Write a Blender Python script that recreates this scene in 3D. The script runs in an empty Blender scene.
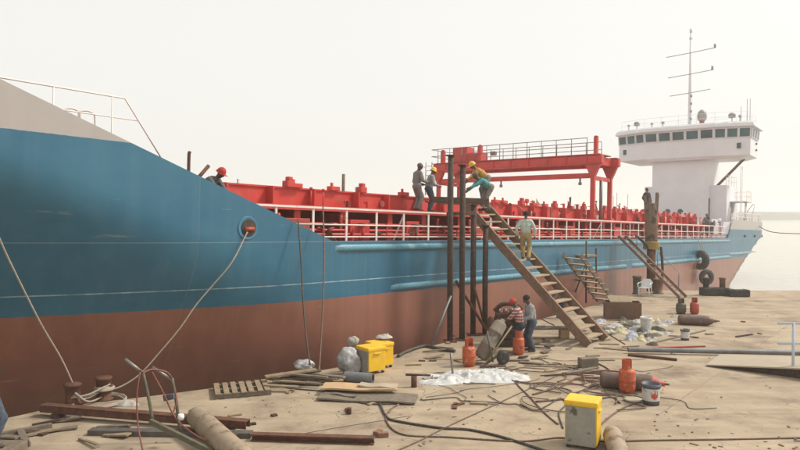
import bpy, bmesh, math, random
import numpy as np
from mathutils import Vector, Matrix, noise
R = math.radians
random.seed(11)
scene = bpy.context.scene
COL = scene.collection

# ---------------------------------------------------------------- camera, sky, sun, exposure
CAMZ, F = 4.2, 653.0                      # eye height above the quay, focal length in photo pixels
PITCH = math.atan(12 / F)
cd = bpy.data.cameras.new('camera'); cam = bpy.data.objects.new('camera', cd); COL.objects.link(cam)
cam.location = (0, 0, CAMZ); cam.rotation_euler = (math.pi / 2 - PITCH, 0, 0)
cd.sensor_width = 36; cd.lens = 36 * F / 800; cd.clip_start = .1; cd.clip_end = 9000
scene.camera = cam

SUN_EL, SUN_AZ = R(47), R(78)             # azimuth measured from +Y (view axis) towards +X (right)
w = bpy.data.worlds.new('World'); scene.world = w; w.use_nodes = True
nt = w.node_tree; nt.nodes.clear()
out = nt.nodes.new('ShaderNodeOutputWorld'); bg = nt.nodes.new('ShaderNodeBackground')
sky = nt.nodes.new('ShaderNodeTexSky'); sky.sky_type = 'NISHITA'; sky.sun_disc = False
sky.sun_elevation = SUN_EL; sky.sun_rotation = SUN_AZ; sky.air_density = 1.0; sky.dust_density = 6.0; sky.ozone_density = 1.0
hs = nt.nodes.new('ShaderNodeHueSaturation'); hs.inputs['Saturation'].default_value = .25
mx = nt.nodes.new('ShaderNodeMixRGB'); mx.inputs[0].default_value = .78   # overcast veil over the clear sky
mx.inputs[2].default_value = (7.85, 7.78, 7.4, 1)
nt.links.new(sky.outputs[0], hs.inputs['Color']); nt.links.new(hs.outputs[0], mx.inputs[1])
nt.links.new(mx.outputs[0], bg.inputs[0]); bg.inputs[1].default_value = .1
nt.links.new(bg.outputs[0], out.inputs[0])
sd = bpy.data.lights.new('sun', 'SUN'); sun = bpy.data.objects.new('sun', sd); COL.objects.link(sun)
sd.energy = 2.6; sd.angle = R(9); sd.color = (1, .93, .82)
sdir = Vector((math.sin(SUN_AZ) * math.cos(SUN_EL), math.cos(SUN_AZ) * math.cos(SUN_EL), math.sin(SUN_EL)))
sun.rotation_euler = sdir.to_track_quat('Z', 'Y').to_euler(); sun.location = (20, 0, 40)
vs = scene.view_settings; vs.view_transform = 'Standard'; vs.look = 'None'; vs.exposure = 0.45; vs.gamma = 1; vs.use_curve_mapping = False
scene.cycles.volume_bounces = 2
scene.cycles.max_bounces = 6

# ---------------------------------------------------------------- measuring helpers
CP, SP = math.cos(PITCH), math.sin(PITCH)
def ray(px, py):
    u = (px - 400) / F; v = (225 - py) / F
    return Vector((u, CP + v * SP, -SP + v * CP))
def G(px, py, z=0.0):                    # point of the quay (or a level above it)
    d = ray(px, py); t = (z - CAMZ) / d.z
    return Vector((d.x * t, d.y * t, z))
def P(px, py, Y):                        # point at a depth
    d = ray(px, py); t = Y / d.y
    return Vector((d.x * t, Y, CAMZ + d.z * t))

HEAD, TRIM, D0 = R(39.95), R(1.6), 13.6
XA = Vector((math.sin(HEAD) * math.cos(TRIM), math.cos(HEAD) * math.cos(TRIM), -math.sin(TRIM)))
YA = Vector((-math.cos(HEAD), math.sin(HEAD), 0)); ZA = XA.cross(YA)
SHIP = Matrix(((XA.x, YA.x, ZA.x, YA.x * D0), (XA.y, YA.y, ZA.y, YA.y * D0), (XA.z, YA.z, ZA.z, 0), (0, 0, 0, 1)))
def W(x, y, z): return SHIP @ Vector((x, y, z))
def SL(px, py, yl):                      # ship-local x, z on the lengthwise plane y = yl
    iv = SHIP.inverted(); o = iv @ Vector((0, 0, CAMZ)); d = iv.to_3x3() @ ray(px, py)
    t = (yl - o.y) / d.y; p = o + d * t
    return p.x, p.z
def SA(px, py, xl):                      # ship-local y, z on the athwartships plane x = xl
    iv = SHIP.inverted(); o = iv @ Vector((0, 0, CAMZ)); d = iv.to_3x3() @ ray(px, py)
    t = (xl - o.x) / d.x; p = o + d * t
    return p.y, p.z

# ---------------------------------------------------------------- materials
def newmat(name):
    m = bpy.data.materials.new(name); m.use_nodes = True
    n = m.node_tree.nodes; b = n['Principled BSDF']
    return m, n, m.node_tree.links, b
def coords(n, l, rnd=True, kind='Object'):
    tc = n.new('ShaderNodeTexCoord')
    if not rnd: return tc.outputs[kind]
    oi = n.new('ShaderNodeObjectInfo'); ad = n.new('ShaderNodeVectorMath'); ad.operation = 'ADD'
    sc = n.new('ShaderNodeMath'); sc.operation = 'MULTIPLY'; sc.inputs[1].default_value = 37
    l.new(oi.outputs['Random'], sc.inputs[0]); l.new(tc.outputs[kind], ad.inputs[0]); l.new(sc.outputs[0], ad.inputs[1])
    return ad.outputs[0]
def tnoise(n, l, vec, scale, detail=5, rough=.55):
    t = n.new('ShaderNodeTexNoise'); t.inputs['Scale'].default_value = scale; t.inputs['Detail'].default_value = detail
    t.inputs['Roughness'].default_value = rough; l.new(vec, t.inputs['Vector']); return t.outputs['Fac']
def ramp(n, l, fac, a, b):
    r = n.new('ShaderNodeMapRange'); r.inputs[1].default_value = a; r.inputs[2].default_value = b; r.clamp = True
    l.new(fac, r.inputs[0]); return r.outputs[0]
def mix(n, l, fac, c1, c2, typ='MIX'):
    m = n.new('ShaderNodeMixRGB'); m.blend_type = typ
    for i, c in ((0, fac), (1, c1), (2, c2)):
        if isinstance(c, (tuple, list)): m.inputs[i].default_value = (*c[:3], 1)
        elif isinstance(c, (int, float)): m.inputs[i].default_value = c
        else: l.new(c, m.inputs[i])
    return m.outputs[0]
def math_(n, l, op, a, b=None):
    m = n.new('ShaderNodeMath'); m.operation = op
    for i, c in ((0, a), (1, b)):
        if c is None: continue
        if isinstance(c, (int, float)): m.inputs[i].default_value = c
        else: l.new(c, m.inputs[i])
    return m.outputs[0]
def bumpn(n, l, b, h, strength, dist=.02):
    bp = n.new('ShaderNodeBump'); bp.inputs['Strength'].default_value = strength; bp.inputs['Distance'].default_value = dist
    l.new(h, bp.inputs['Height']); l.new(bp.outputs[0], b.inputs['Normal'])
def M(name, c1, c2=None, rough=.7, metal=0, scale=3, bump=.25, bscale=40, wear=None, wearamt=.3, wscale=5, dust=.15):
    m, n, l, b = newmat(name); v = coords(n, l)
    c2 = c2 or tuple(x * .72 for x in c1)
    col = mix(n, l, ramp(n, l, tnoise(n, l, v, scale), .35, .68), c1, c2)
    col = mix(n, l, math_(n, l, 'MULTIPLY', ramp(n, l, tnoise(n, l, v, bscale, 3), .45, .75), .25), col, tuple(x * .5 for x in c1))
    if dust:
        col = mix(n, l, math_(n, l, 'MULTIPLY', ramp(n, l, tnoise(n, l, v, scale * 2.3), .5, .8), dust), col, (.42, .34, .24))
    if wear:
        wf = ramp(n, l, tnoise(n, l, v, wscale, 8, .65), .66 - wearamt * .4, .72 - wearamt * .4)
        col = mix(n, l, wf, col, wear)
    l.new(col, b.inputs['Base Color']); b.inputs['Roughness'].default_value = rough; b.inputs['Metallic'].default_value = metal
    rr = math_(n, l, 'ADD', math_(n, l, 'MULTIPLY', tnoise(n, l, v, bscale * .3, 4), .3), rough - .15)
    l.new(rr, b.inputs['Roughness'])
    bumpn(n, l, b, tnoise(n, l, v, bscale, 6), bump)
    return m
RUSTC = (.16, .065, .03)
MAT = dict(
    red=M('red_deck_paint', (.55, .042, .03), (.44, .036, .028), .5, scale=1.2, wear=(.3, .09, .05), wearamt=.12, wscale=2.5),
    darkred=M('dark_red_and_shade', (.33, .03, .027), (.22, .028, .025), .6, scale=1.0, wear=(.16, .05, .03), wearamt=.2),
    rail=M('railing_white', (.78, .72, .68), (.68, .6, .56), .5, scale=2, wear=(.5, .25, .18), wearamt=.1, wscale=6, dust=.1),
    white=M('superstructure_white', (.74, .745, .77), (.68, .685, .71), .5, scale=.6, bump=.06, wear=(.5, .45, .38), wearamt=.05, dust=.06),
    fender=M('fender_paint', (.12, .28, .36), (.085, .23, .31), .3, scale=.8, bump=.02, wear=(.22, .37, .43), wearamt=.15, wscale=.9, dust=0),
    steel=M('bare_steel', (.26, .25, .24), (.17, .16, .155), .45, .6, scale=3, wear=RUSTC, wearamt=.2),
    pipegrey=M('grey_pipe', (.2, .205, .21), (.13, .135, .14), .5, .3, scale=3, wear=(.2, .12, .08), wearamt=.15),
    rust=M('rusty_steel', (.14, .055, .03), (.085, .04, .027), .85, .1, scale=4, bump=.5),
    darkrust=M('dark_rusty_steel', (.075, .04, .026), (.045, .028, .022), .85, .1, scale=4, bump=.5),
    stair=M('weathered_stair_timber', (.22, .13, .085), (.15, .09, .06), .85, scale=5, bump=.5, dust=.3),
    tread=M('dusty_tread_boards', (.4, .3, .2), (.3, .22, .15), .9, scale=5, bump=.5, dust=.4),
    wood=M('dry_timber', (.3, .225, .14), (.2, .15, .1), .9, scale=6, bump=.5),
    wood2=M('grey_timber', (.2, .16, .12), (.13, .105, .08), .9, scale=6, bump=.5),
    ply=M('plywood', (.5, .33, .18), (.4, .27, .15), .85, scale=4, bump=.3),
    yellow=M('yellow_plastic', (.8, .5, .015), (.7, .42, .02), .45, scale=3, bump=.12, wear=(.4, .27, .1), wearamt=.08, dust=.12),
    hullblue=M('hull_blue_plain', (.045, .165, .26), (.06, .2, .3), .5, scale=2, dust=.05),
    sleeve=M('weathered_sleeve', (.16, .1, .065), (.24, .18, .12), .9, scale=3, bump=.6, wear=(.08, .05, .035), wearamt=.35, wscale=3),
    darksteel=M('dull_dark_steel', (.115, .105, .095), (.075, .07, .065), .7, .2, scale=4, wear=RUSTC, wearamt=.2),
    wrap=M('silvery_wrap', (.5, .5, .5), (.2, .2, .2), .45, scale=5, bump=.5, bscale=12, dust=.15),
    darkrag=M('dark_rag', (.09, .08, .065), (.15, .12, .09), .9, scale=7),
    drumgrey=M('rough_drum', (.2, .165, .125), (.13, .11, .085), .8, scale=4, bump=.5, wear=(.28, .26, .22), wearamt=.25, wscale=4),
    shadegrey=M('shaded_grey_panel', (.3, .285, .24), (.22, .21, .18), .6, scale=3, wear=(.09, .075, .06), wearamt=.15, wscale=4),
    orange=M('orange_cylinder_paint', (.5, .085, .022), (.36, .065, .022), .55, scale=5, wear=(.42, .26, .16), wearamt=.22, wscale=7),
    redcyl=M('red_cylinder_paint', (.4, .06, .03), (.3, .045, .03), .55, scale=5, wear=(.2, .1, .07), wearamt=.15),
    browncyl=M('brown_cylinder_paint', (.13, .075, .055), (.09, .055, .045), .55, scale=4, wear=(.25, .18, .13), wearamt=.12),
    darkcyl=M('dark_green_cylinder_paint', (.085, .07, .045), (.06, .05, .035), .6, scale=4),
    tancyl=M('tan_cylinder_paint', (.34, .26, .18), (.25, .19, .135), .65, scale=4, bump=.4, wear=(.15, .1, .07), wearamt=.26, wscale=4),
    rubber=M('black_rubber', (.022, .021, .02), (.035, .032, .03), .8, scale=5, dust=.25),
    hose=M('brown_hose', (.11, .06, .04), (.16, .1, .07), .7, scale=8, dust=.35),
    hosered=M('red_hose', (.2, .055, .035), (.15, .05, .035), .6, scale=8, dust=.25),
    hosedark=M('dark_cable', (.045, .038, .033), (.07, .055, .045), .7, scale=8, dust=.3),
    rope=M('pale_rope', (.45, .39, .32), (.34, .29, .23), .95, scale=20, bump=.8, bscale=120),
    plastic=M('white_plastic', (.75, .76, .76), (.68, .69, .69), .4, scale=3, bump=.05),
    paper=M('pale_scrap', (.44, .42, .38), (.33, .31, .27), .85, scale=9, bump=.4, dust=.3),
    cloth_y=M('yellowish_scrap', (.5, .45, .27), (.4, .36, .22), .85, scale=9, bump=.4, dust=.3),
    cloth_b=M('bluish_scrap', (.27, .31, .42), (.5, .5, .52), .8, scale=7, bump=.4, dust=.3),
    tarp=M('white_tarp', (.55, .55, .54), (.46, .46, .45), .55, scale=4, bump=.5, bscale=14, dust=.15),
    card=M('brown_box', (.17, .085, .055), (.13, .07, .045), .8, scale=3),
    railblue=M('pale_blue_rail', (.55, .62, .7), (.48, .55, .63), .45, scale=4),
    plate=M('dusty_steel_plate', (.4, .335, .25), (.34, .28, .2), .7, scale=1.2, dust=.3, wear=(.33, .25, .18), wearamt=.2, wscale=2),
    brick=M('clay_brick', (.25, .12, .08), (.18, .09, .06), .9, scale=8),
    bucketw=M('bucket_white', (.6, .6, .58), (.52, .51, .48), .5, scale=6, wear=(.35, .28, .2), wearamt=.15),
    bucketd=M('bucket_band', (.08, .08, .11), (.06, .06, .08), .5, scale=6),
    bucketr=M('bucket_red_print', (.5, .07, .05), (.4, .06, .05), .5, scale=6),
    green=M('machine_green', (.105, .098, .06), (.07, .066, .045), .6, scale=6, wear=RUSTC, wearamt=.2),
    bank=M('far_bank_trees', (.07, .085, .05), (.05, .06, .04), 1, scale=.05, bump=0),
    bone=M('lamp_grey', (.3, .3, .31), None, .5), 
)
def glassmat():
    m, n, l, b = newmat('tinted_window_glass'); v = coords(n, l)
    l.new(mix(n, l, ramp(n, l, tnoise(n, l, v, .9, 2), .35, .7), (.012, .085, .1), (.02, .03, .045)), b.inputs['Base Color'])
    b.inputs['Roughness'].default_value = .08; b.inputs['IOR'].default_value = 1.5; return m
MAT['glass'] = glassmat()

# hull paint: red-brown below, blue above, white at the ends; weld seams and faint plate dents
def hullmat():
    m, n, l, b = newmat('hull_paint'); v = coords(n, l, False)
    sp = n.new('ShaderNodeSeparateXYZ'); l.new(v, sp.inputs[0]); x, z = sp.outputs[0], sp.outputs[2]
    def scaled(sx, sy, sz):
        mp = n.new('ShaderNodeMapping'); mp.inputs['Scale'].default_value = (sx, sy, sz); l.new(v, mp.inputs[0]); return mp.outputs[0]
    big = tnoise(n, l, scaled(.35, .35, .5), 1, 4); streak = tnoise(n, l, scaled(2.2, 2.2, .12), 1.2, 6, .6)
    fine = tnoise(n, l, scaled(1, 1, 1), 7, 6, .6); roll = tnoise(n, l, scaled(.8, .8, 6), 1, 4)
    blue = mix(n, l, ramp(n, l, big, .35, .68), (.022, .112, .19), (.034, .142, .222))
    blue = mix(n, l, math_(n, l, 'MULTIPLY', ramp(n, l, streak, .45, .75), .35), blue, (.07, .19, .265))
    blue = mix(n, l, math_(n, l, 'MULTIPLY', ramp(n, l, roll, .5, .8), .18), blue, (.018, .085, .15))
    redb = mix(n, l, ramp(n, l, big, .3, .7), (.28, .12, .085), (.215, .094, .067))
    redb = mix(n, l, math_(n, l, 'MULTIPLY', ramp(n, l, streak, .45, .72), .4), redb, (.34, .155, .105))
    redb = mix(n, l, math_(n, l, 'MULTIPLY', ramp(n, l, fine, .55, .8), .3), redb, (.2, .09, .06))
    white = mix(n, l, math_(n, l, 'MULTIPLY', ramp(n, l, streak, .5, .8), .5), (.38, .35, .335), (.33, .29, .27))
    edge = math_(n, l, 'MULTIPLY', math_(n, l, 'SUBTRACT', fine, .5), .03)
    zz = math_(n, l, 'ADD', z, edge)
    col = mix(n, l, math_(n, l, 'GREATER_THAN', zz, 2.1), redb, blue)
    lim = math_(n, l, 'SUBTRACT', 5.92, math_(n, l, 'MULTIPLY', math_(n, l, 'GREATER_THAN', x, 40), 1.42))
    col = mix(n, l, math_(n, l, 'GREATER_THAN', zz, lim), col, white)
    def line(src, at, wd):
        return math_(n, l, 'LESS_THAN', math_(n, l, 'ABSOLUTE', math_(n, l, 'SUBTRACT', src, at)), wd)
    seam = math_(n, l, 'MULTIPLY', line(z, 2.58, .014), ramp(n, l, streak, .3, .6))
    col = mix(n, l, math_(n, l, 'MULTIPLY', seam, .75), col, (.45, .56, .58))
    seam2 = math_(n, l, 'MULTIPLY', line(z, 3.74, .01), .3); col = mix(n, l, seam2, col, (.35, .46, .5))
    grime = math_(n, l, 'MULTIPLY', ramp(n, l, tnoise(n, l, scaled(3.5, 3.5, .16), 1.5, 7, .7), .6, .78), .4)
    col = mix(n, l, math_(n, l, 'MULTIPLY', grime, math_(n, l, 'LESS_THAN', z, 5.9)), col, (.13, .085, .065))
    scuff = math_(n, l, 'MULTIPLY', ramp(n, l, tnoise(n, l, scaled(.5, .5, 5), 1.3, 6, .7), .64, .72), .5)
    col = mix(n, l, scuff, col, mix(n, l, .5, col, (.5, .45, .4)))
    # vertical butts every 6 m and strakes
    fr = math_(n, l, 'FRACT', math_(n, l, 'DIVIDE', x, 5.8)); butt = line(fr, .5, .0022)
    col = mix(n, l, math_(n, l, 'MULTIPLY', butt, .13), col, (.3, .3, .3))
    # rust weeping at the paint line and small scars
    scar = ramp(n, l, tnoise(n, l, scaled(1.6, 1.6, 7), 1, 3), .74, .77)
    scar = math_(n, l, 'MULTIPLY', scar, math_(n, l, 'LESS_THAN', z, 2.12))
    col = mix(n, l, math_(n, l, 'MULTIPLY', scar, .8), col, (.06, .035, .03))
    l.new(col, b.inputs['Base Color'])
    l.new(math_(n, l, 'ADD', math_(n, l, 'MULTIPLY', fine, .22), .24), b.inputs['Roughness'])
    dent = math_(n, l, 'SINE', math_(n, l, 'MULTIPLY', x, 9.0))
    h = math_(n, l, 'ADD', math_(n, l, 'MULTIPLY', big, .8), math_(n, l, 'MULTIPLY', dent, .05))
    h = math_(n, l, 'ADD', h, math_(n, l, 'MULTIPLY', math_(n, l, 'ADD', seam, butt), .15))
    h = math_(n, l, 'ADD', h, math_(n, l, 'MULTIPLY', fine, .06))
    bumpn(n, l, b, h, .42, .06)
    return m
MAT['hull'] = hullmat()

def quaymat():
    m, n, l, b = newmat('sandy_concrete'); v = coords(n, l, False)
    big = tnoise(n, l, v, .16, 6); mid = tnoise(n, l, v, .9, 7, .62); fine = tnoise(n, l, v, 9, 8, .65); grit = tnoise(n, l, v, 70, 3)
    col = mix(n, l, ramp(n, l, big, .32, .66), (.36, .285, .2), (.29, .232, .168))
    col = mix(n, l, math_(n, l, 'MULTIPLY', ramp(n, l, mid, .42, .7), .6), col, (.44, .355, .255))
    col = mix(n, l, math_(n, l, 'MULTIPLY', ramp(n, l, mid, .5, .28), .55), col, (.22, .17, .125))
    col = mix(n, l, math_(n, l, 'MULTIPLY', ramp(n, l, fine, .52, .72), .4), col, (.27, .2, .14))
    col = mix(n, l, math_(n, l, 'MULTIPLY', ramp(n, l, grit, .55, .8), .3), col, (.2, .15, .11))
    st = n.new('ShaderNodeMapping'); st.inputs['Location'].default_value = (7.3, 2.1, 0); l.new(v, st.inputs[0])
    oil = math_(n, l, 'MULTIPLY', ramp(n, l, tnoise(n, l, st.outputs[0], .5, 8, .68), .52, .68), .8)
    col = mix(n, l, oil, col, (.13, .09, .065))
    rustst = math_(n, l, 'MULTIPLY', ramp(n, l, tnoise(n, l, st.outputs[0], .8, 6, .6), .62, .78), .6)
    col = mix(n, l, rustst, col, (.33, .17, .09))
    drag = n.new('ShaderNodeMapping'); drag.inputs['Rotation'].default_value = (0, 0, R(20)); drag.inputs['Scale'].default_value = (.35, 2.6, 1); l.new(v, drag.inputs[0])
    dn_ = tnoise(n, l, drag.outputs[0], .9, 7, .62)
    col = mix(n, l, math_(n, l, 'MULTIPLY', ramp(n, l, dn_, .52, .7), .45), col, (.5, .41, .3))
    col = mix(n, l, math_(n, l, 'MULTIPLY', ramp(n, l, dn_, .46, .3), .5), col, (.2, .15, .105))
    rot = n.new('ShaderNodeMapping'); rot.inputs['Rotation'].default_value = (0, 0, -(math.pi / 2 - HEAD)); l.new(v, rot.inputs[0])
    br = n.new('ShaderNodeTexBrick'); br.inputs['Scale'].default_value = 1; br.inputs['Mortar Size'].default_value = .025
    br.inputs['Mortar Smooth'].default_value = .6; br.inputs['Brick Width'].default_value = 6.2; br.inputs['Row Height'].default_value = 4.6
    br.offset = .37; br.inputs['Color1'].default_value = (1, 1, 1, 1); br.inputs['Color2'].default_value = (1, 1, 1, 1); br.inputs['Mortar'].default_value = (0, 0, 0, 1)
    wob = n.new('ShaderNodeVectorMath'); wob.operation = 'ADD'; nz = n.new('ShaderNodeTexNoise'); nz.inputs['Scale'].default_value = 1.5
    sc = n.new('ShaderNodeVectorMath'); sc.operation = 'SCALE'; sc.inputs['Scale'].default_value = .12
    l.new(v, nz.inputs['Vector']); l.new(nz.outputs['Color'], sc.inputs[0]); l.new(rot.outputs[0], wob.inputs[0]); l.new(sc.outputs[0], wob.inputs[1])
    l.new(wob.outputs[0], br.inputs['Vector'])
    joint = br.outputs['Fac']
    vo = n.new('ShaderNodeTexVoronoi'); vo.feature = 'DISTANCE_TO_EDGE'; vo.inputs['Scale'].default_value = .33
    wv = n.new('ShaderNodeVectorMath'); wv.operation = 'ADD'; nz2 = n.new('ShaderNodeTexNoise'); nz2.inputs['Scale'].default_value = 1.2; nz2.inputs['Detail'].default_value = 8
    l.new(v, nz2.inputs['Vector']); l.new(v, wv.inputs[0]); l.new(nz2.outputs['Color'], wv.inputs[1]); l.new(wv.outputs[0], vo.inputs['Vector'])
    crack = math_(n, l, 'MULTIPLY', ramp(n, l, vo.outputs['Distance'], .008, .0), ramp(n, l, mid, .45, .6))
    dk = math_(n, l, 'MAXIMUM', math_(n, l, 'MULTIPLY', math_(n, l, 'MULTIPLY', joint, .5), ramp(n, l, mid, .38, .6)), math_(n, l, 'MULTIPLY', crack, .5))
    col = mix(n, l, dk, col, (.15, .11, .08))
    l.new(col, b.inputs['Base Color']); b.inputs['Roughness'].default_value = .92; b.inputs['Specular IOR Level'].default_value = .25
    spk = n.new('ShaderNodeTexVoronoi'); spk.inputs['Scale'].default_value = 2.2; l.new(v, spk.inputs['Vector'])
    spot = math_(n, l, 'MULTIPLY', ramp(n, l, math_(n, l, 'ADD', spk.outputs['Distance'], math_(n, l, 'MULTIPLY', fine, .25)), .24, .17), math_(n, l, 'MULTIPLY', ramp(n, l, mid, .5, .6), .6))
    col = mix(n, l, spot, col, (.12, .085, .06)); l.new(col, b.inputs['Base Color'])
    h = math_(n, l, 'ADD', math_(n, l, 'MULTIPLY', fine, .5), math_(n, l, 'MULTIPLY', mid, 1.2))
    h = math_(n, l, 'ADD', h, math_(n, l, 'MULTIPLY', grit, .15)); h = math_(n, l, 'SUBTRACT', h, dk)
    bumpn(n, l, b, h, .5, .03)
    return m
MAT['quay'] = quaymat()
def watermat():
    m, n, l, b = newmat('pale_river_water'); v = coords(n, l, False)
    b.inputs['Base Color'].default_value = (.36, .34, .27, 1); b.inputs['Roughness'].default_value = .12
    h = math_(n, l, 'ADD', tnoise(n, l, v, .9, 6), math_(n, l, 'MULTIPLY', tnoise(n, l, v, .12, 3), 2))
    bumpn(n, l, b, h, .25, .15); return m
MAT['water'] = watermat()

# ---------------------------------------------------------------- mesh helpers
class MB:
    def __init__(s): s.v, s.f, s.mi, s.sm = [], [], [], []
    def add(s, vs, fs, mi=0, smooth=False):
        o = len(s.v); s.v += [Vector(p) for p in vs]
        for f in fs: s.f.append([i + o for i in f]); s.mi.append(mi); s.sm.append(smooth)
        return s
    def box(s, c, d, rot=None, mi=0, bev=0):
        c = Vector(c); hx, hy, hz = d[0] / 2, d[1] / 2, d[2] / 2
        m = rot.to_3x3() if rot else Matrix.Identity(3)
        if bev:
            bm = bmesh.new(); bmesh.ops.create_cube(bm, size=1)
            for q in bm.verts: q.co = Vector((q.co.x * d[0], q.co.y * d[1], q.co.z * d[2]))
            bmesh.ops.bevel(bm, geom=bm.edges[:], offset=bev, segments=2, affect='EDGES', profile=.6)
            bm.verts.index_update()
            s.add([c + m @ q.co for q in bm.verts], [[q.index for q in f.verts] for f in bm.faces], mi); bm.free(); return s
        vs = [c + m @ Vector((x * hx, y * hy, z * hz)) for x in (-1, 1) for y in (-1, 1) for z in (-1, 1)]
        return s.add(vs, [(0, 1, 3, 2), (4, 6, 7, 5), (0, 4, 5, 1), (2, 3, 7, 6), (0, 2, 6, 4), (1, 5, 7, 3)], mi)
    def bar(s, a, b, wd, ht, mi=0, up=(0, 0, 1), bev=0):        # rectangular bar from a to b
        a, b = Vector(a), Vector(b); x = (b - a); L = x.length; x.normalize(); up = Vector(up)
        if abs(x.dot(up)) > .98: up = Vector((0, 1, 0)) if abs(x.y) < .9 else Vector((1, 0, 0))
        y = up.cross(x).normalized(); z = x.cross(y)
        m = Matrix((x, y, z)).transposed()
        return s.box((a + b) / 2, (L, wd, ht), m, mi, bev)
    def tube(s, pts, r, n=8, mi=0, closed=False, cap=True):
        pts = [Vector(p) for p in pts]; k = len(pts); rr = r if isinstance(r, (list, tuple)) else [r] * k
        vs, fs = [], []; prev = None
        for i, p in enumerate(pts):
            if closed: t = pts[(i + 1) % k] - pts[i - 1]
            else: t = pts[min(i + 1, k - 1)] - pts[max(i - 1, 0)]
            t.normalize()
            if prev is None:
                a = Vector((0, 0, 1)) if abs(t.z) < .9 else Vector((1, 0, 0)); prev = (a - t * a.dot(t)).normalized()
            else:
                prev = prev - t * prev.dot(t)
                prev = prev.normalized() if prev.length > 1e-6 else Vector((1, 0, 0))
            bn = t.cross(prev)
            for j in range(n):
                an = 2 * math.pi * j / n; vs.append(p + (prev * math.cos(an) + bn * math.sin(an)) * rr[i])
        for i in range(k if closed else k - 1):
            for j in range(n):
                a, b2 = i * n + j, i * n + (j + 1) % n; c, d = ((i + 1) % k) * n + j, ((i + 1) % k) * n + (j + 1) % n
                fs.append((a, b2, d, c))
        o = len(s.v); s.add(vs, fs, mi, True)
        if cap and not closed:
            s.f.append([o + j for j in range(n)][::-1]); s.mi.append(mi); s.sm.append(False)
            s.f.append([o + (k - 1) * n + j for j in range(n)]); s.mi.append(mi); s.sm.append(False)
        return s
    def lathe(s, prof, n=20, c=(0, 0, 0), rot=None, mi=0, mis=None):   # prof: list of (r, z)
        c = Vector(c); m = rot.to_3x3() if rot else Matrix.Identity(3); vs = []
        for r, z in prof:
            for j in range(n):
                a = 2 * math.pi * j / n; vs.append(c + m @ Vector((r * math.cos(a), r * math.sin(a), z)))
        o = len(s.v); s.v += vs
        for i in range(len(prof) - 1):
            for j in range(n):
                s.f.append([o + i * n + j, o + i * n + (j + 1) % n, o + (i + 1) * n + (j + 1) % n, o + (i + 1) * n + j])
                s.mi.append(mis[i] if mis else mi)
                dz = abs(prof[i + 1][1] - prof[i][1]); s.sm.append(dz > 1e-5)
        return s
    def prism(s, poly, h0, h1, mi=0):      # poly in xy, from z=h0 to h1
        k = len(poly); vs = [(x, y, h0) for x, y in poly] + [(x, y, h1) for x, y in poly]
        fs = [tuple(range(k))[::-1], tuple(range(k, 2 * k))] + [(i, (i + 1) % k, k + (i + 1) % k, k + i) for i in range(k)]
        return s.add(vs, fs, mi)
    def mesh(s, name, mats):
        me = bpy.data.meshes.new(name); me.from_pydata(s.v, [], s.f)
        for m in (mats if isinstance(mats, (list, tuple)) else [mats]): me.materials.append(MAT[m] if isinstance(m, str) else m)
        me.polygons.foreach_set('material_index', s.mi); me.polygons.foreach_set('use_smooth', s.sm)
        bm = bmesh.new(); bm.from_mesh(me); bmesh.ops.recalc_face_normals(bm, faces=bm.faces[:]); bm.to_mesh(me); bm.free()
        me.update(); return me
    def build(s, name, mats, parent=None, at=None):
        o = bpy.data.objects.new(name, s.mesh(name, mats)); COL.objects.link(o)
        if parent: o.parent = parent
        if at is not None: o.location = at
        return o
def tag(o, label, cat, group=None, kind=None):
    if label: o['label'] = label
    if cat: o['category'] = cat
    if group: o['group'] = group
    if kind: o['kind'] = kind
    return o
def thing(name, label, cat, loc=(0, 0, 0), rz=0, group=None):
    o = bpy.data.objects.new(name, None); COL.objects.link(o); o.empty_display_size = .2
    o.location = loc; o.rotation_euler = (0, 0, rz); return tag(o, label, cat, group)
def dup(root, loc, rz=0, label=None):
    r = root.copy(); COL.objects.link(r); r.location = loc; r.rotation_euler = (0, 0, rz)
    if label: r['label'] = label
    for ch in list(root.children):
        c = ch.copy(); COL.objects.link(c); c.parent = r
        for g in list(ch.children):
            d = g.copy(); COL.objects.link(d); d.parent = c
    return r
def piece(name, me, parent, loc=(0, 0, 0)):
    o = bpy.data.objects.new(name, me); COL.objects.link(o); o.parent = parent; o.location = loc; return o
def smooth_path(pts, sub=8):
    pts = [Vector(p) for p in pts]; q = [pts[0] * 2 - pts[1]] + pts + [pts[-1] * 2 - pts[-2]]; res = []
    for i in range(1, len(q) - 2):
        for k in range(sub):
            t = k / sub; a, b, c, d = q[i - 1], q[i], q[i + 1], q[i + 2]
            res.append(.5 * ((2 * b) + (c - a) * t + (2 * a - 5 * b + 4 * c - d) * t * t + (3 * b - a - 3 * c + d) * t ** 3))
    return res + [pts[-1]]
def RZ(a): return Matrix.Rotation(a, 3, 'Z')
# ---------------------------------------------------------------- the setting: quay, water, far bank
EDGE = [(-60, -25), (-26, -12), (-17.6, 3.2), (-12.3, 9.6)] + [tuple(G(px, py)[:2]) for px, py in
        ((12, 417), (60, 406.5), (140, 397.5), (210, 388.5), (270, 379.5), (340, 367), (400, 353.5), (450, 341.5))]
def quay_pt(s_, d_): return (math.sin(HEAD) * s_ - math.cos(HEAD) * d_, math.cos(HEAD) * s_ + math.sin(HEAD) * d_)
YEND = G(700, 290.4).y
corner = 22
while quay_pt(corner, 12.25)[1] < YEND: corner += .05
EDGE += [quay_pt(22, 12.3), quay_pt(30, 12.25), quay_pt(corner, 12.25), (40, YEND - .3), (95, YEND - 1), (95, -25)]
q = MB(); q.prism(EDGE, -4.5, 0.0)
quay = q.build('quay', 'quay'); quay['kind'] = 'structure'
q = MB(); q.add([(-3000, -900, -1.9), (3000, -900, -1.9), (3000, 2600, -1.9), (-3000, 2600, -1.9)], [(0, 1, 2, 3)])
o = q.build('water', 'water'); o['kind'] = 'structure'
q = MB(); vs, fs = [], []
N = 120
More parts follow.
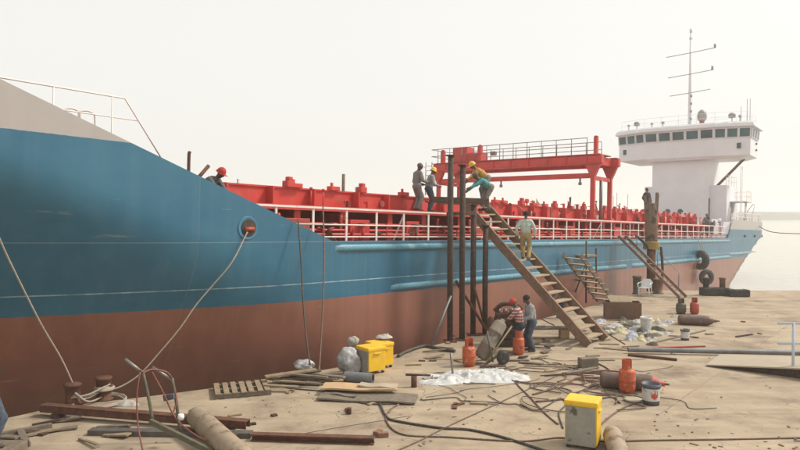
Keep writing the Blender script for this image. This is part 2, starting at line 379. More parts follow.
for i in range(N + 1):
    x = -2600 + 5200 * i / N; h = 5.5 + 2.5 * noise.noise((x * .004, 3, 0)) + 1.6 * noise.noise((x * .03, 9, 0))
    vs += [(x, 600, -2.2), (x, 606, h * .6), (x, 630, h), (x, 1000, h * 1.05), (x, 1010, -2.2)]
for i in range(N):
    for j in range(4): fs.append((i * 5 + j, i * 5 + j + 1, (i + 1) * 5 + j + 1, (i + 1) * 5 + j))
q.add(vs, fs, 0, True); o = q.build('far_bank', 'bank'); o['kind'] = 'structure'

# ---------------------------------------------------------------- the ship
ship = thing('cargo_ship', 'long cargo ship with blue and red-brown hull lying along the quay', 'ship')
ship.matrix_world = SHIP
BEAM, DECK = 13.0, 3.76
def lerp_tab(tab, z):
    if z <= tab[0][0]: return tab[0][1:]
    for a, b in zip(tab, tab[1:]):
        if z <= b[0]:
            t = (z - a[0]) / (b[0] - a[0]); return tuple(p + (q_ - p) * t for p, q_ in zip(a[1:], b[1:]))
    return tab[-1][1:]
BOW = [(-3.5, 21.0, 2.0), (-1, 17.4, -.6), (2.09, 12.7, -4.8), (5.92, 3.0, -9.5), (9, 2.6, -10.5)]      # z, start of curve, stem
STERN = [(-3.5, 50, 62), (-1.2, 54, 64), (0, 57.5, 66.0), (2.0, 63, 70.8), (3.9, 69.5, 75.6), (9, 70.5, 76.4)]
def inset(s_, z):
    s0, st = lerp_tab(BOW, z)
    if s_ < s0: return min(6.5, 6.5 * ((s0 - s_) / (s0 - st)) ** 1.5)
    a, e = lerp_tab(STERN, z)
    if s_ > a: return min(6.5, 6.5 * ((s_ - a) / (e - a)) ** 2.6)
    return 0
def clamp_s(s_, z):
    return min(max(s_, lerp_tab(BOW, z)[1]), lerp_tab(STERN, z)[1])
def ztop(s_):
    if s_ < 0.2: return 8.32
    if s_ < 13.1: return DECK + (13.1 - s_) * .3535
    if s_ < 57.6: return DECK
    if s_ < 59.2: return DECK + (s_ - 57.6) / 1.6 * 1.55
    return DECK + 1.55
ST = [-10.5, -10, -9.5, -9, -8, -7, -6, -5, -4, -3, -2, -1, 0, .2, 1, 2, 3, 4, 5, 6, 7, 8, 9, 10, 11, 12, 13.1, 14, 16, 18, 20, 24, 28, 32, 36, 40, 44, 48, 50, 52,
      54, 56, 57.6, 58.4, 59.2, 60, 61, 62, 63, 64, 65, 65.5, 66, 66.5, 67, 67.5, 68, 68.5, 69, 69.5, 70, 70.5, 71, 71.5, 72, 72.5, 73, 73.5, 74, 74.4, 74.8, 75.2, 75.5, 75.8, 76.1, 76.4]
LV = [-3.4, -2.6, -2, -1.4, -.8, -.2, .4, 1, 1.6, 2.1, 2.6, 3.2, DECK]
q = MB(); rows = []
for s_ in ST:
    zt = ztop(s_); lv = LV + [DECK + (zt - DECK) * k / 8 for k in range(1, 9)]
    near = [(clamp_s(s_, z), inset(clamp_s(s_, z), z), z) for z in lv]
    far = [(x, BEAM - y, z) for x, y, z in near]
    rows.append(near[::-1] + far)
vs = [p for r in rows for p in r]; k = len(rows[0])
fs = [(i * k + j, i * k + j + 1, (i + 1) * k + j + 1, (i + 1) * k + j) for i in range(len(rows) - 1) for j in range(k - 1)]
q.add(vs, fs, 0, True)
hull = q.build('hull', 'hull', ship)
bm = bmesh.new(); bm.from_mesh(hull.data); bmesh.ops.remove_doubles(bm, verts=bm.verts, dist=.002)
bmesh.ops.dissolve_degenerate(bm, dist=.001, edges=bm.edges)
bmesh.ops.recalc_face_normals(bm, faces=bm.faces); bm.to_mesh(hull.data); bm.free()
sm = hull.modifiers.new('thickness', 'SOLIDIFY'); sm.thickness = .07; sm.offset = -1
es = hull.modifiers.new('crisp', 'EDGE_SPLIT'); es.split_angle = R(40)
# hawse opening: recessed ring and dark mouth
hx, hz = SL(246, 228, 0); hx += .05
q = MB(); rot = Matrix.Rotation(R(90), 3, 'X'); hy = inset(hx, hz)
q.lathe([(.3, -.02), (.3, .012), (.29, .025), (.27, .025), (.2, .0)], 28, (hx, hy, hz), rot)
ring = q.build('hawse_ring', 'hullblue', ship)
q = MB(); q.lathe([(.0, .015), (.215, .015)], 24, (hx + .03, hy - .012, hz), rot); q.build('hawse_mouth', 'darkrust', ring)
q = MB(); q.tube([(hx - .12, hy - .04, hz - .03), (hx + .17, hy - .04, hz - .02)], .05, 10); q.build('roller', 'redcyl', ring)
# decks
def deck_poly(s0, s1, z, off):
    ss = [s0 + (s1 - s0) * i / 40 for i in range(41)]
    n_ = [(s_, inset(clamp_s(s_, z), z) + off) for s_ in ss]
    return [p for p in n_ if p[1] < 6.4] + [(s_, BEAM - y) for s_, y in reversed(n_) if y < 6.4]
q = MB(); q.prism(deck_poly(8, 58, DECK - .06, .09), DECK - .1, DECK - .03); q.build('main_deck', 'darkred', ship)
q = MB(); q.prism(deck_poly(-9, 9.2, 5.0, .3), 4.86, 4.92); q.build('forecastle_deck', 'darkred', ship)
q = MB(); q.prism(deck_poly(58, 74.3, 4.0, .12), 4.0, 4.06); q.build('poop_deck', 'darkred', ship)
q = MB(); q.box((9.2, 6.5, 4.3), (.08, 12.3, 1.1)); q.build('forecastle_bulkhead', 'darkred', ship)
q = MB(); q.box((58.0, 6.5, 3.9), (.08, 12.6, .3)); q.build('poop_bulkhead', 'white', ship)
# rubbing strakes (half pipes on the shell)
def strake(s0, s1, z, r, name='rubbing_strake'):
    q = MB(); prof = [(-r * math.cos(a) * .85, r * math.sin(a)) for a in [R(x) for x in range(-90, 91, 15)]]
    n_ = max(2, int((s1 - s0) / 1.0)); vs = []
    for i in range(n_ + 1):
        s_ = s0 + (s1 - s0) * i / n_; y0 = inset(s_, z) + .01
        for dy, dz in prof: vs.append((s_, y0 + dy, z + dz))
    k_ = len(prof)
    q.add(vs, [(i * k_ + j, i * k_ + j + 1, (i + 1) * k_ + j + 1, (i + 1) * k_ + j) for i in range(n_) for j in range(k_ - 1)], 0, True)
    q.add([(s0 - .28, inset(s0, z), z + dz * .6) for dy, dz in prof] + vs[:k_], [(j, j + 1, k_ + j + 1, k_ + j) for j in range(k_ - 1)])
    q.add(vs[-k_:] + [(s1, .05, z)], [(j, j + 1, k_) for j in range(k_ - 1)])
    return q.build(name, 'fender', ship)
strake(13.5, 58.0, 3.55, .11); strake(16.0, 35.6, 2.26, .11); strake(36.8, 58.2, 2.26, .11); strake(58.3, 68.5, 2.45, .1)
# side railing: stanchions one by one, three long rails
q = MB(); q.box((0, 0, .47), (.07, .035, .94)); post = q.mesh('stanchion', 'rail')
xs = [9.8 + 1.34 * i for i in range(36)]
railing = MB(); railing.box((33.6, .16, DECK + .95), (47.6, .1, .055)); rail_top = railing.build('top_rail', 'rail', ship)
for h, r in ((.5, .022), (.14, .022)):
    q = MB(); q.tube([(9.8 + i * 4.76, .16, DECK - .03 + h) for i in range(11)], r, 6); q.build('guard_rail', 'rail', ship)
for x in xs: piece('stanchion', post, ship, (x, .16, DECK - .03))
for x in (xs[5], xs[9], xs[17], xs[24], xs[31]):
    q = MB(); q.bar((x, .18, DECK + .8), (x + .02, .6, DECK), .05, .03); q.build('rail_brace', 'rail', ship)
# hatch coaming: lower wall, ledge, upper wall, stays
q = MB()
for y in (2.3, 10.7): q.box((33, y, DECK + .47), (46, .05, 1.0))
for x in (10.0, 56.0): q.box((x, 6.5, DECK + .47), (.05, 8.4, 1.0))
coam = q.build('coaming_wall', 'darkred', ship)  # darker red puts the shade below the ledge into the wall colour
q = MB(); q.box((33, 1.62, DECK + 1.0), (46, 1.3, .07)); q.box((33, .98, DECK + .96), (46, .04, .15))
q.box((33, 11.38, DECK + 1.0), (46, 1.3, .07)); q.build('coaming_ledge', 'red', ship)
q = MB()
for y in (2.05, 10.95): q.box((33, y, DECK + 1.3), (46, .06, .56)); q.box((33, y, DECK + 1.585), (46, .16, .05))
for x in (10.0, 56.0): q.box((x, 6.5, DECK + 1.3), (.06, 8.7, .56))
q.build('coaming_upper_wall', 'red', ship)
q = MB(); q.add([(0, 0, 0), (0, 1.1, 0), (0, 1.1, .95), (0, .05, .95), (.05, 0, 0), (.05, 1.1, 0), (.05, 1.1, .95), (.05, .05, .95)],
                [(0, 1, 2, 3), (4, 7, 6, 5), (0, 4, 5, 1), (1, 5, 6, 2), (2, 6, 7, 3), (3, 7, 4, 0)]); q.box((.025, 0.02, .47), (.24, .05, .95))
stay = q.mesh('coaming_stay', 'red')
x = 10.4; rs = random.Random(5)
while x < 55.5:
    piece('coaming_stay', stay, ship, (x, 1.12, DECK - .03)); x += rs.choice((1.5, 1.9, 2.3))
q = MB(); q.box((0, 0, .28), (.05, .3, .56)); rib = q.mesh('coaming_rib', 'red')
for i in range(26): piece('coaming_rib', rib, ship, (10.6 + i * 1.75 + rs.uniform(-.2, .2), 1.87, DECK + 1.03))
q = MB(); q.box((0, 0, .1), (.3, .26, .2), bev=.02); q.box((0, -.02, .26), (.17, .18, .14), bev=.03); lug = q.mesh('hatch_cleat', 'red')
q = MB(); q.box((0, 0, .07), (.4, .24, .14), bev=.02); q.tube([(-.1, -.02, .1), (-.1, -.02, .26)], .05, 10); lug2 = q.mesh('hatch_cleat', 'red')
for px, kind in ((290, 0), (297, 1), (335, 1), (363, 0), (405, 1), (497, 1), (505, 1), (523, 0), (535, 1), (546, 1), (556, 0), (572, 1), (585, 0)):
    sx, _ = SL(px, 200, 1.9); piece('hatch_cleat', lug2 if kind else lug, ship, (sx, 1.98, DECK + 1.6))
for i in range(26):
    sx = 37.5 + i * .72 + rs.uniform(-.25, .25); piece('hatch_cleat', rs.choice((lug, lug2)), ship, (sx, 1.98 + rs.uniform(0, .25), DECK + 1.6))
for i in range(7):      # hatch covers closing the hold
    q = MB(); q.box((13.2 + i * 6.6, 6.5, DECK + 1.42), (6.5, 8.6, .2)); 
    for j in (-2, 0, 2): q.box((13.2 + i * 6.6 + j, 6.5, DECK + 1.545), (.12, 8.4, .05))
    q.build('hatch_cover', 'red', ship)
# small fittings crowding the coaming: clips, elbows, brackets, stub pipes, a few rusted or bare
fit = []
for k_ in range(6):
    q = MB()
    if k_ == 0: q.tube(smooth_path([(0, 0, 0), (0, 0, .3), (.06, 0, .38), (.2, 0, .4)], 4), .035, 8)
    elif k_ == 1: q.box((0, 0, .12), (.08, .14, .24), bev=.01); q.box((.1, 0, .2), (.16, .05, .05))
    elif k_ == 2: q.tube([(0, 0, 0), (0, 0, .5)], .022, 6); q.lathe([(0, 0), (.05, 0), (.05, .07), (0, .08)], 10, (0, 0, .48))
    elif k_ == 3: q.add([(-.02, 0, 0), (-.02, -.3, 0), (-.02, 0, .4), (.02, 0, 0), (.02, -.3, 0), (.02, 0, .4)], [(0, 1, 2), (5, 4, 3), (0, 3, 4, 1), (1, 4, 5, 2), (2, 5, 3, 0)])
    elif k_ == 4: q.lathe([(0, -.06), (.11, -.06), (.11, .06), (0, .06)], 14, (0, 0, .2), Matrix.Rotation(R(90), 3, 'X')); q.box((0, 0, .06), (.05, .05, .14))
    else: q.tube([(-.14, 0, 0), (-.14, 0, .26), (.14, 0, .26), (.14, 0, 0)], .018, 6)
    fit.append([q.mesh('deck_fitting', m_) for m_ in ('red', 'red', 'darkred', 'rust', 'rail')])
rf = random.Random(17)
for i in range(150):
    sx = 10.3 + 45.5 * rf.random() ** .8; zone = rf.random()
    if zone < .4: y_, z_ = rf.uniform(1.05, 1.8), DECK + 1.035
    elif zone < .75 and sx > 27: y_, z_ = rf.uniform(1.98, 2.1), DECK + 1.605
    else: y_, z_ = rf.uniform(.5, 1.0), DECK - .03
    piece('deck_fitting', rf.choice(rf.choice(fit)), ship, (sx, y_, z_)).rotation_euler.z = rf.choice((0, 1.57, 3.14, .4))
for sx in (11.9, 14.4, 19.5, 21.6, 25.3, 28.2, 33.0, 38.4, 43.3, 50.1):
    q = MB(); q.tube(smooth_path([(sx, 1.0, DECK), (sx, 1.0, DECK + .62), (sx + .05, 1.05, DECK + .75), (sx + .1, 1.5, DECK + .8), (sx + .1, 2.2, DECK + .8)], 4), .05, 8); q.build('branch_pipe', rf.choice(('red', 'redcyl', 'rail')), ship)
# pipes, lockers and valves on the side deck
for y, z, r in ((.75, .16, .06), (.95, .3, .045), (1.05, .5, .035)):
    q = MB(); q.tube([(10 + i * 4.5, y, DECK + z) for i in range(11)], r, 8); q.build('deck_pipe', 'red', ship)
for sx, L in ((12.4, 1.1), (15.1, .9), (17.8, .7), (22.4, 1.2), (26.8, .8), (30.3, 1.1), (36.4, .9), (41, 1.2), (47, .9)):
    q = MB(); q.box((sx, 1.0, DECK + .32), (L, .4, .64), bev=.02); q.build('deck_locker', 'redcyl' if L > 1 else 'red', ship)
for i in range(22):
    sx = 11.3 + i * 2.05 + rs.uniform(-.4, .4)
    q = MB(); q.tube([(sx, .7, DECK), (sx, .7, DECK + .5)], .05, 8); q.lathe([(0, .02), (.15, .02), (.15, -.02), (0, -.02)], 12, (sx, .7, DECK + .52)); q.build('valve', rs.choice(('red', 'red', 'darkrust', 'green')), ship)
for px, y0, y1, m in ((343, 174, 206, 'wood2'), (238, 179, 187, 'steel'), (356, 187, 194, 'steel'), (570, 197, 212, 'darkrust'), (709, 198, 216, 'darkrust')):
    sx, zb = SL(px, y1, 2.1); _, zt = SL(px, y0, 2.1)
    q = MB(); q.tube([(sx, 2.1, DECK + 1.0), (sx, 2.1, zt)], .055 if y1 - y0 > 10 else .03, 8); q.build('deck_post', m, ship)
# bow: small post with elbow, forecastle railing
sx, zb = SL(191, 172, .3)
q = MB(); q.tube(smooth_path([(sx, .4, zb - .6), (sx, .4, zb + .35), (sx + .02, .4, zb + .5)]), .04, 8); q.tube([(sx + .1, .4, zb - .3), (sx + .55, .4, zb + .2)], .05, 8); q.build('vent_post', 'rust', ship)
q = MB(); zr = 6.93
q.tube([(-2.5, .35, zr), (2, .35, zr), (7.0, .35, zr), (7.95, .35, 5.62)], .02, 6)
q.tube([(-2.5, .35, zr - .45), (2, .35, zr - .45), (7.3, .35, zr - .45)], .015, 6); fr = q.build('bow_railing', 'rail', ship)
for sx in (1.2, 2.8, 4.2, 5.5, 6.72):
    q = MB(); q.tube([(sx, .35, 4.92), (sx, .35, zr)], .018, 6); q.build('stanchion', 'rail', fr)
for px in (72, 87):
    sx, _ = SL(px, 100, .6)
    q = MB(); q.tube(smooth_path([(sx - .18, .6, 4.92), (sx - .18, .6, 6.35), (sx - .1, .6, 6.55), (sx + .1, .6, 6.55), (sx + .18, .6, 6.35), (sx + .18, .6, 4.92)], 5), .018, 6); q.build('ladder_hoop', 'rail', fr)
# ---- aft superstructure
HX = 65.8
q = MB()
q.box((HX + 2.6, 6.5, 7.6), (4.0, 5.3, 7.7)); q.build('bridge_tower', 'white', ship)
q = MB(); q.box((HX + 3.4, 6.25, 6.35), (4.4, 7.7, 4.75)); q.build('deckhouse', 'white', ship)
q = MB(); q.box((64.6, 12.0, 5.0), (2.6, 1.8, 2.2)); q.build('side_house', 'white', ship)
q = MB(); q.box((62.6, 6.5, 4.6), (2.2, 8.5, 1.6)); q.build('winch_platform', 'white', ship)
FRONT = [(HX + 4.2, .45), (HX + .75, .35), (HX, 3.3), (HX - .05, 9.7), (HX + .75, 12.65), (HX + 4.2, 12.55)]
def ringm(poly, levels, mi=0):
    q = MB(); k_ = len(poly); cx = sum(p[0] for p in poly) / k_; cy = 6.5; vs = []
    for z, ex, ey in levels: vs += [(cx + (x - cx) * ex, cy + (y - cy) * ey, z) for x, y in poly]
    fs = [(i * k_ + j, i * k_ + (j + 1) % k_, (i + 1) * k_ + (j + 1) % k_, (i + 1) * k_ + j) for i in range(len(levels) - 1) for j in range(k_)]
    fs += [tuple(range(k_))[::-1], tuple(range((len(levels) - 1) * k_, len(levels) * k_))]
    return q.add(vs, fs, mi)
wh = ringm(FRONT, [(11.15, .9, .84), (11.42, 1, 1), (12.98, 1.0, 1), (13.02, 1.01, 1.003), (14.03, 1.1, 1.01)]).build('wheelhouse', 'white', ship)
ringm(FRONT, [(14.03, 1.2, 1.045), (14.1, 1.24, 1.06), (14.4, 1.2, 1.04), (14.56, 1.1, 1.0)]).build('roof', 'white', wh)
cxm = sum(p[0] for p in FRONT) / 6
def pane(a, b, t0, t1, nm='window'):
    lo, hi = (1.012, 1.005), (1.085, 1.011); z0, z1 = 13.1, 13.93; pts = []
    def at(t, lev, z):
        x = a[0] + (b[0] - a[0]) * t; y = a[1] + (b[1] - a[1]) * t
        return Vector((cxm + (x - cxm) * lev[0], 6.5 + (y - 6.5) * lev[1], z))
    p = [at(t0, lo, z0), at(t1, lo, z0), at(t1, hi, z1), at(t0, hi, z1)]
    nrm = (p[1] - p[0]).cross(p[3] - p[0]).normalized()
    if nrm.dot(p[0] - Vector((cxm, 6.5, 13.5))) < 0: nrm = -nrm
    q = MB(); q.add([c + nrm * .035 for c in p] + [c - nrm * .03 for c in p], [(0, 1, 2, 3), (4, 7, 6, 5), (0, 4, 5, 1), (1, 5, 6, 2), (2, 6, 7, 3), (3, 7, 4, 0)])
    wn = q.build(nm, 'glass', wh)
    q = MB(); c = [x_ + nrm * .045 for x_ in p]
    for i in range(4): q.bar(c[i], c[(i + 1) % 4], .05, .05, up=nrm)
    q.build('frame', 'white', wn)
for a, b, n_ in ((FRONT[1], FRONT[2], 3), (FRONT[2], FRONT[3], 5), (FRONT[3], FRONT[4], 3), (FRONT[0], FRONT[1], 3), (FRONT[4], FRONT[5], 3)):
    for i in range(n_): pane(a, b, (i + .07) / n_, (i + .93) / n_)
for y in (1.3, 11.9):
    xx = FRONT[1][0] - (min(y, 13 - y) - .35) / 2.95 * .75
    q = MB(); q.box((xx - .02, y, 12.3), (.1, .45, .5), RZ(R(-14) if y < 6 else R(14)).to_4x4()); q.build('port_window', 'glass', wh)
for y in (1.2,):
    q = MB(); q.bar((HX + 2.4, y, 11.25), (HX + 2.4, 6.5 + (y - 6.5) * .5, 8.4), .18, .22); q.build('wing_strut', 'card', ship)
q = MB()
q.tube([(HX + 3.3, .55, 12.7), (HX + 3.3, .3, 12.7)], .09, 10); q.tube([(HX + 3.3, .55, 12.1), (HX + 3.3, .3, 12.1)], .09, 10); q.build('side_lamp', 'rubber', wh)
# roof railing, domes, lamps
q = MB(); ry = [(HX - .1, 3.2), (HX + .7, .6), (HX + 4, .6), (HX + 4, 12.4), (HX + .7, 12.4), (HX - .1, 9.8)]
for h in (.45, .9): q.tube([(x, y, 14.56 + h) for x, y in ry], .014, 5, closed=True)
rr = q.build('roof_railing', 'rail', wh)
for i in range(6):
    a, b = ry[i], ry[(i + 1) % 6]; n_ = max(1, int(math.hypot(b[0] - a[0], b[1] - a[1]) / 1.5))
    for j in range(n_):
        t = j / n_; q = MB(); x, y = a[0] + (b[0] - a[0]) * t, a[1] + (b[1] - a[1]) * t
        q.tube([(x, y, 14.5), (x, y, 15.46)], .016, 5); q.build('stanchion', 'rail', rr)
for px, r in ((629, .13), (637, .28), (652, .13), (663, .15), (732, .3), (740, .14)):
    y, _ = SA(px, 118, HX + .8); y = min(max(y, .8), 12.2)
    q = MB(); q.tube([(HX + .8, y, 14.5), (HX + .8, y, 15.0)], .04, 6); q.lathe([(0, 0), (r, .02), (r * 1.1, r), (r * .6, r * 1.5), (0, r * 1.55)], 14, (HX + .8, y, 14.98)); q.build('deck_lamp', 'bone', wh)
y, _ = SA(702, 118, HX + 2)
q = MB(); q.lathe([(0, 0), (.25, 0), (.22, .6), (.32, .65)], 14, (HX + 2, y, 14.5), mi=0); q.lathe([(.3, .62), (.42, .8), (.45, 1.1), (.38, 1.45), (.2, 1.68), (0, 1.73)], 18, (HX + 2, y, 14.5), mi=1); q.build('satellite_dome', ['redcyl', 'bone'], wh)
for px, h in ((741, 1.7), (747, 2.4), (750, 2.4)):
    y, _ = SA(px, 118, HX + 2.2); y = max(y, .3)
    q = MB(); q.tube([(HX + 2.2, y, 14.4), (HX + 2.2, y, 14.5 + h)], .025, 6); q.build('aerial', 'bone', wh)
my, _ = SA(689.5, 120, HX + 1.6)
q = MB(); q.tube([(HX + 1.6, my, 14.4), (HX + 1.6, my, 19), (HX + 1.6, my, 24.0)], [.17, .13, .08], 10); q.lathe([(0, 0), (.12, 0), (.12, .35), (0, .4)], 10, (HX + 1.6, my, 23.9))
q.lathe([(0, 0), (.14, 0), (.14, .25), (0, .3)], 10, (HX + 1.6, my, 23.2)); mast = q.build('mast', 'white', ship)
for z, L, lamp in ((21.85, 2.3, 1), (19.75, 2.1, 1), (17.9, 1.9, 0)):
    q = MB(); q.tube([(HX + 1.5, my - L, z + .15), (HX + 1.5, my, z), (HX + 1.5, my + L, z - .1)], .035, 6); ar = q.build('crossarm', 'bone', mast)
    if lamp: q = MB(); q.lathe([(0, 0), (.1, 0), (.1, .35), (0, .4)], 10, (HX + 1.5, my - L + .05, z + .15)); q.build('lamp', 'bone', ar)
for i in range(4):
    q = MB(); q.lathe([(0, 0), (.1, 0), (.1, .2), (0, .24)], 8, (HX + 1.35, my - .2, 15.2 + i * .75)); q.build('lamp', 'bone', mast)
# poop details: railing, platform, ladder, scuppers, winch
q = MB(); q.box((69.4, 3.0, 7.2), (2.2, 4.2, .12), bev=.03); pf = q.build('aft_platform', 'white', ship)
for pts in ([(68.4, 1, 8.2), (70.4, 1, 8.2), (70.4, 5, 8.2)], [(68.4, 1, 7.75), (70.4, 1, 7.75), (70.4, 5, 7.75)]):
    q = MB(); q.tube(pts, .02, 5); q.build('guard_rail', 'rail', pf)
for x, y in ((68.5, 1), (69.2, 1), (69.9, 1), (70.4, 1), (70.4, 2.3), (70.4, 3.6), (70.4, 5)):
    q = MB(); q.tube([(x, y, 7.2), (x, y, 8.2)], .02, 5); q.build('stanchion', 'rail', pf)
for x, y in ((69.0, 1.2), (70.2, 1.4), (69.8, 4.5)):
    q = MB(); q.tube([(x, y, 4.0), (x, y, 7.2)], .06, 8); q.build('platform_post', 'white', pf)
for sx, y0_, w_, h_ in ((66.35 - .03, 5.6, .7, 1.7),):
    q = MB(); q.box((HX + .58, y0_, 5.2), (.06, w_, h_), bev=.01); dr = q.build('door', 'rail', ship)
    q = MB(); q.tube([(HX + .53, y0_ + .25, 5.2), (HX + .5, y0_ + .25, 5.2), (HX + .5, y0_ + .12, 5.2)], .02, 5); q.build('handle', 'steel', dr)
for y_, z_ in ((7.6, 6.2), (6.4, 6.2)):
    q = MB(); q.lathe([(0, .03), (.2, .03), (.26, .02), (.26, -.02), (.2, -.02)], 16, (HX + .6, y_, z_), Matrix.Rotation(R(-90), 3, 'Y')); q.build('porthole', 'glass', ship)
q = MB(); q.box((69.0, 3.6, 8.0), (1.4, 1.4, .1)); q.box((69.0, 2.38, 6.3), (1.0, .06, 1.8)); q.build('casing_door', 'bone', ship)
q = MB()
for h in (.5, 1.0): q.tube([(HX + 1.4, 2.5, 8.72 + h), (HX + 5.4, 2.5, 8.72 + h), (HX + 5.4, 10, 8.72 + h)], .022, 5)
hr_ = q.build('deckhouse_railing', 'rail', ship)
for x_ in (1.4, 2.4, 3.4, 4.4, 5.4): q = MB(); q.tube([(HX + x_, 2.5, 8.7), (HX + x_, 2.5, 9.72)], .022, 5); q.build('stanchion', 'rail', hr_)
q = MB(); q.tube([(66.5, 1.1, 4.0), (66.5, 1.1, 10.4)], .03, 6); q.tube([(67.1, 1.1, 4.0), (67.1, 1.1, 10.4)], .03, 6)
for i in range(16): q.tube([(66.5, 1.1, 4.4 + i * .38), (67.1, 1.1, 4.4 + i * .38)], .018, 5)
q.build('ladder', 'white', ship)
for px in (741, 751, 760):
    sx, z = SL(px, 236, .3); y = inset(sx, z)
    q = MB(); q.box((sx, y, z), (.55, .12, .22), RZ(math.atan2(inset(sx + .3, z) - inset(sx - .3, z), .6)).to_4x4(), bev=.04); q.build('scupper', 'rubber', ship)
for x, y in ((60.2, 2.2), (60.6, 4.4), (60.4, 8.5)):
    q = MB(); q.box((x, y, 4.4), (.9, .8, .7), bev=.05); q.lathe([(0, -.5), (.3, -.5), (.3, -.45), (.16, -.42), (.16, .42), (.3, .45), (.3, .5), (0, .5)], 16, (x, y, 4.95), Matrix.Rotation(R(90), 3, 'X')); q.build('mooring_winch', 'green' if y < 3 else 'bone', ship)
for sx, y, z0, z1 in ((61.5, .8, 4.0, 6.4), (62.6, .9, 4.0, 5.9), (66.2, .9, 4.0, 6.6), (69.8, 2.6, 4, 6.3), (70.2, 5, 4, 6.5), (64.0, 11.8, 4, 8.0), (64.8, 11, 4, 7.9), (63.4, 12.3, 4, 8.1), (62.6, 11.6, 4, 7.6)):
    q = MB(); q.tube([(sx, y, z0), (sx, y, z1)], .035, 6); q.build('stern_post', 'rail', ship)
q = MB()
for i in range(11): q.tube([(60 + i * 1.2, inset(60 + i * 1.2, 5) + .2, 5.0), (60 + i * 1.2, inset(60 + i * 1.2, 5) + .2, 5.95)], .026, 5)
q.tube([(60 + i * 1.2, inset(60 + i * 1.2, 5) + .2, 5.95) for i in range(11)], .028, 5); q.tube([(60 + i * 1.2, inset(60 + i * 1.2, 5) + .2, 5.6) for i in range(11)], .022, 5); q.build('stern_railing', 'rail', ship)
q = MB(); q.tube([(74.2, 2.6, 4.2), (74.5, 2.4, 6.6)], .03, 6); q.build('flagstaff', 'rail', ship)
q = MB(); q.tube(smooth_path([(72.6, 1.6, 4.0), (72.9, 1.4, 6.0), (73.4, 1.3, 7.0), (74.0, 1.6, 7.1), (74.4, 2.2, 6.4)], 6), .05, 8); q.build('davit', 'white', ship)
for x, y, h in ((61.3, 1.5, 1.1), (63.2, 1.2, .9), (64.9, 1.3, 1.3), (70.8, 1.6, 1.4), (71.9, 2.4, 1.0)):
    q = MB(); q.tube(smooth_path([(x, y, 4.0), (x, y, 4.0 + h), (x - .1, y, 4.2 + h), (x - .32, y, 4.2 + h), (x - .4, y, 4.0 + h)], 5), .11, 10); q.build('vent_pipe', 'white' if h > 1 else 'bone', ship)
q = MB(); q.bar((58.0, .4, DECK), (59.3, .5, 5.1), .5, .05); q.build('poop_ladder', 'white', ship)

# ---------------------------------------------------------------- gantry crane riding on the hatch coaming
GX = 34.2
gan = thing('gantry_crane', 'red travelling gantry crane with walkway standing across the ship hatches', 'gantry crane')
GM = SHIP @ Matrix.Translation((GX, 1.35, DECK + 1.035)); gan.matrix_world = GM
LY = 10.55; ZT = 8.35 - DECK - 1.035     # far leg, top of girder, in gantry coordinates
for x in (0, 2.35):
    q = MB(); q.box((x, LY / 2 - .1, ZT - .25), (.34, LY + .9, .44), bev=.02); q.box((x, LY / 2, ZT + .012), (.44, LY + .9, .03)); q.box((x, LY / 2, ZT - .48), (.44, LY + .9, .03)); gd = q.build('girder', 'red', gan)
    for i in range(9): q = MB(); q.box((x - .22, .3 + i * 1.2, ZT - .25), (.03, .04, .46)); q.build('stiffener', 'red', gd)
for x in (0, 2.35):
    for y in (0, LY):
        q = MB(); q.box((x, y, (ZT - .5) / 2), (.2, .24, ZT - .5), bev=.02); q.box((x, y, .05), (.5, .4, .1), bev=.02); lg = q.build('leg', 'red', gan)
        q = MB(); q.add([(x - .14, y - .42, ZT - .5), (x - .14, y + .42, ZT - .5), (x - .14, y + .1, ZT - 1.2), (x - .14, y - .1, ZT - 1.2), (x + .14, y - .42, ZT - .5), (x + .14, y + .42, ZT - .5), (x + .14, y + .1, ZT - 1.2), (x + .14, y - .1, ZT - 1.2)],
                        [(0, 1, 2, 3), (4, 7, 6, 5), (0, 4, 5, 1), (1, 5, 6, 2), (2, 6, 7, 3), (3, 7, 4, 0)]); q.build('gusset', 'red', lg)
for y in (0, LY):
    q = MB(); q.box((1.17, y, ZT - .25), (2.1, .3, .46), bev=.02); q.build('end_beam', 'red', gan)
    q = MB(); q.box((1.17, y, ZT - 1.25), (2.1, .16, .22), bev=.02); q.build('tie_beam', 'red', gan)
    q = MB(); q.tube([(1.1, y, .05), (1.1, y, ZT - 1.3)], .09, 10); q.build('hoist_cylinder', 'pipegrey', gan)
q = MB(); q.box((.1, LY / 2, ZT - 1.12), (.22, LY - .2, .28), bev=.02); bmn = q.build('lifting_beam', 'red', gan)
for y in (.8, 5.9, 7.2):
    q = MB(); q.tube([(.1, y, ZT - 1.24), (.1, y, ZT - 1.5)], .05, 8); q.box((.1, y, ZT - 1.55), (.12, .16, .16), bev=.02); q.build('hook', 'pipegrey', bmn)
q = MB(); q.box((.9, LY / 2, ZT + .06), (1.6, LY + .6, .05)); q.build('walkway', 'darkred', gan)
for y, hgt, wd in ((-.1, 1.0, .2), (LY - .25, .85, .26), (LY - 3.1, 1.0, .26)):
    q = MB(); q.box((.1, y, ZT + hgt / 2), (.24, wd, hgt), bev=.03); q.lathe([(0, 0), (.12, 0), (.11, .06), (0, .08)], 14, (.1, y, ZT + hgt)); q.build('end_post', 'red', gan)
q = MB(); q.box((.5, LY - 1.55, ZT + .55), (.8, 1.1, .95), bev=.04); q.build('drive_box', 'red', gan)
q = MB(); q.box((.5, LY - 2.6, ZT + .35), (.7, 1.2, .55), bev=.04); q.build('motor', 'red', gan)
q = MB()
for h in (.5, .95): q.tube([(-.15, .3, ZT + h), (-.15, LY + .5, ZT + h), (1.8, LY + .5, ZT + h), (1.8, .3, ZT + h)], .022, 6)
gr = q.build('walkway_rail', 'steel', gan)
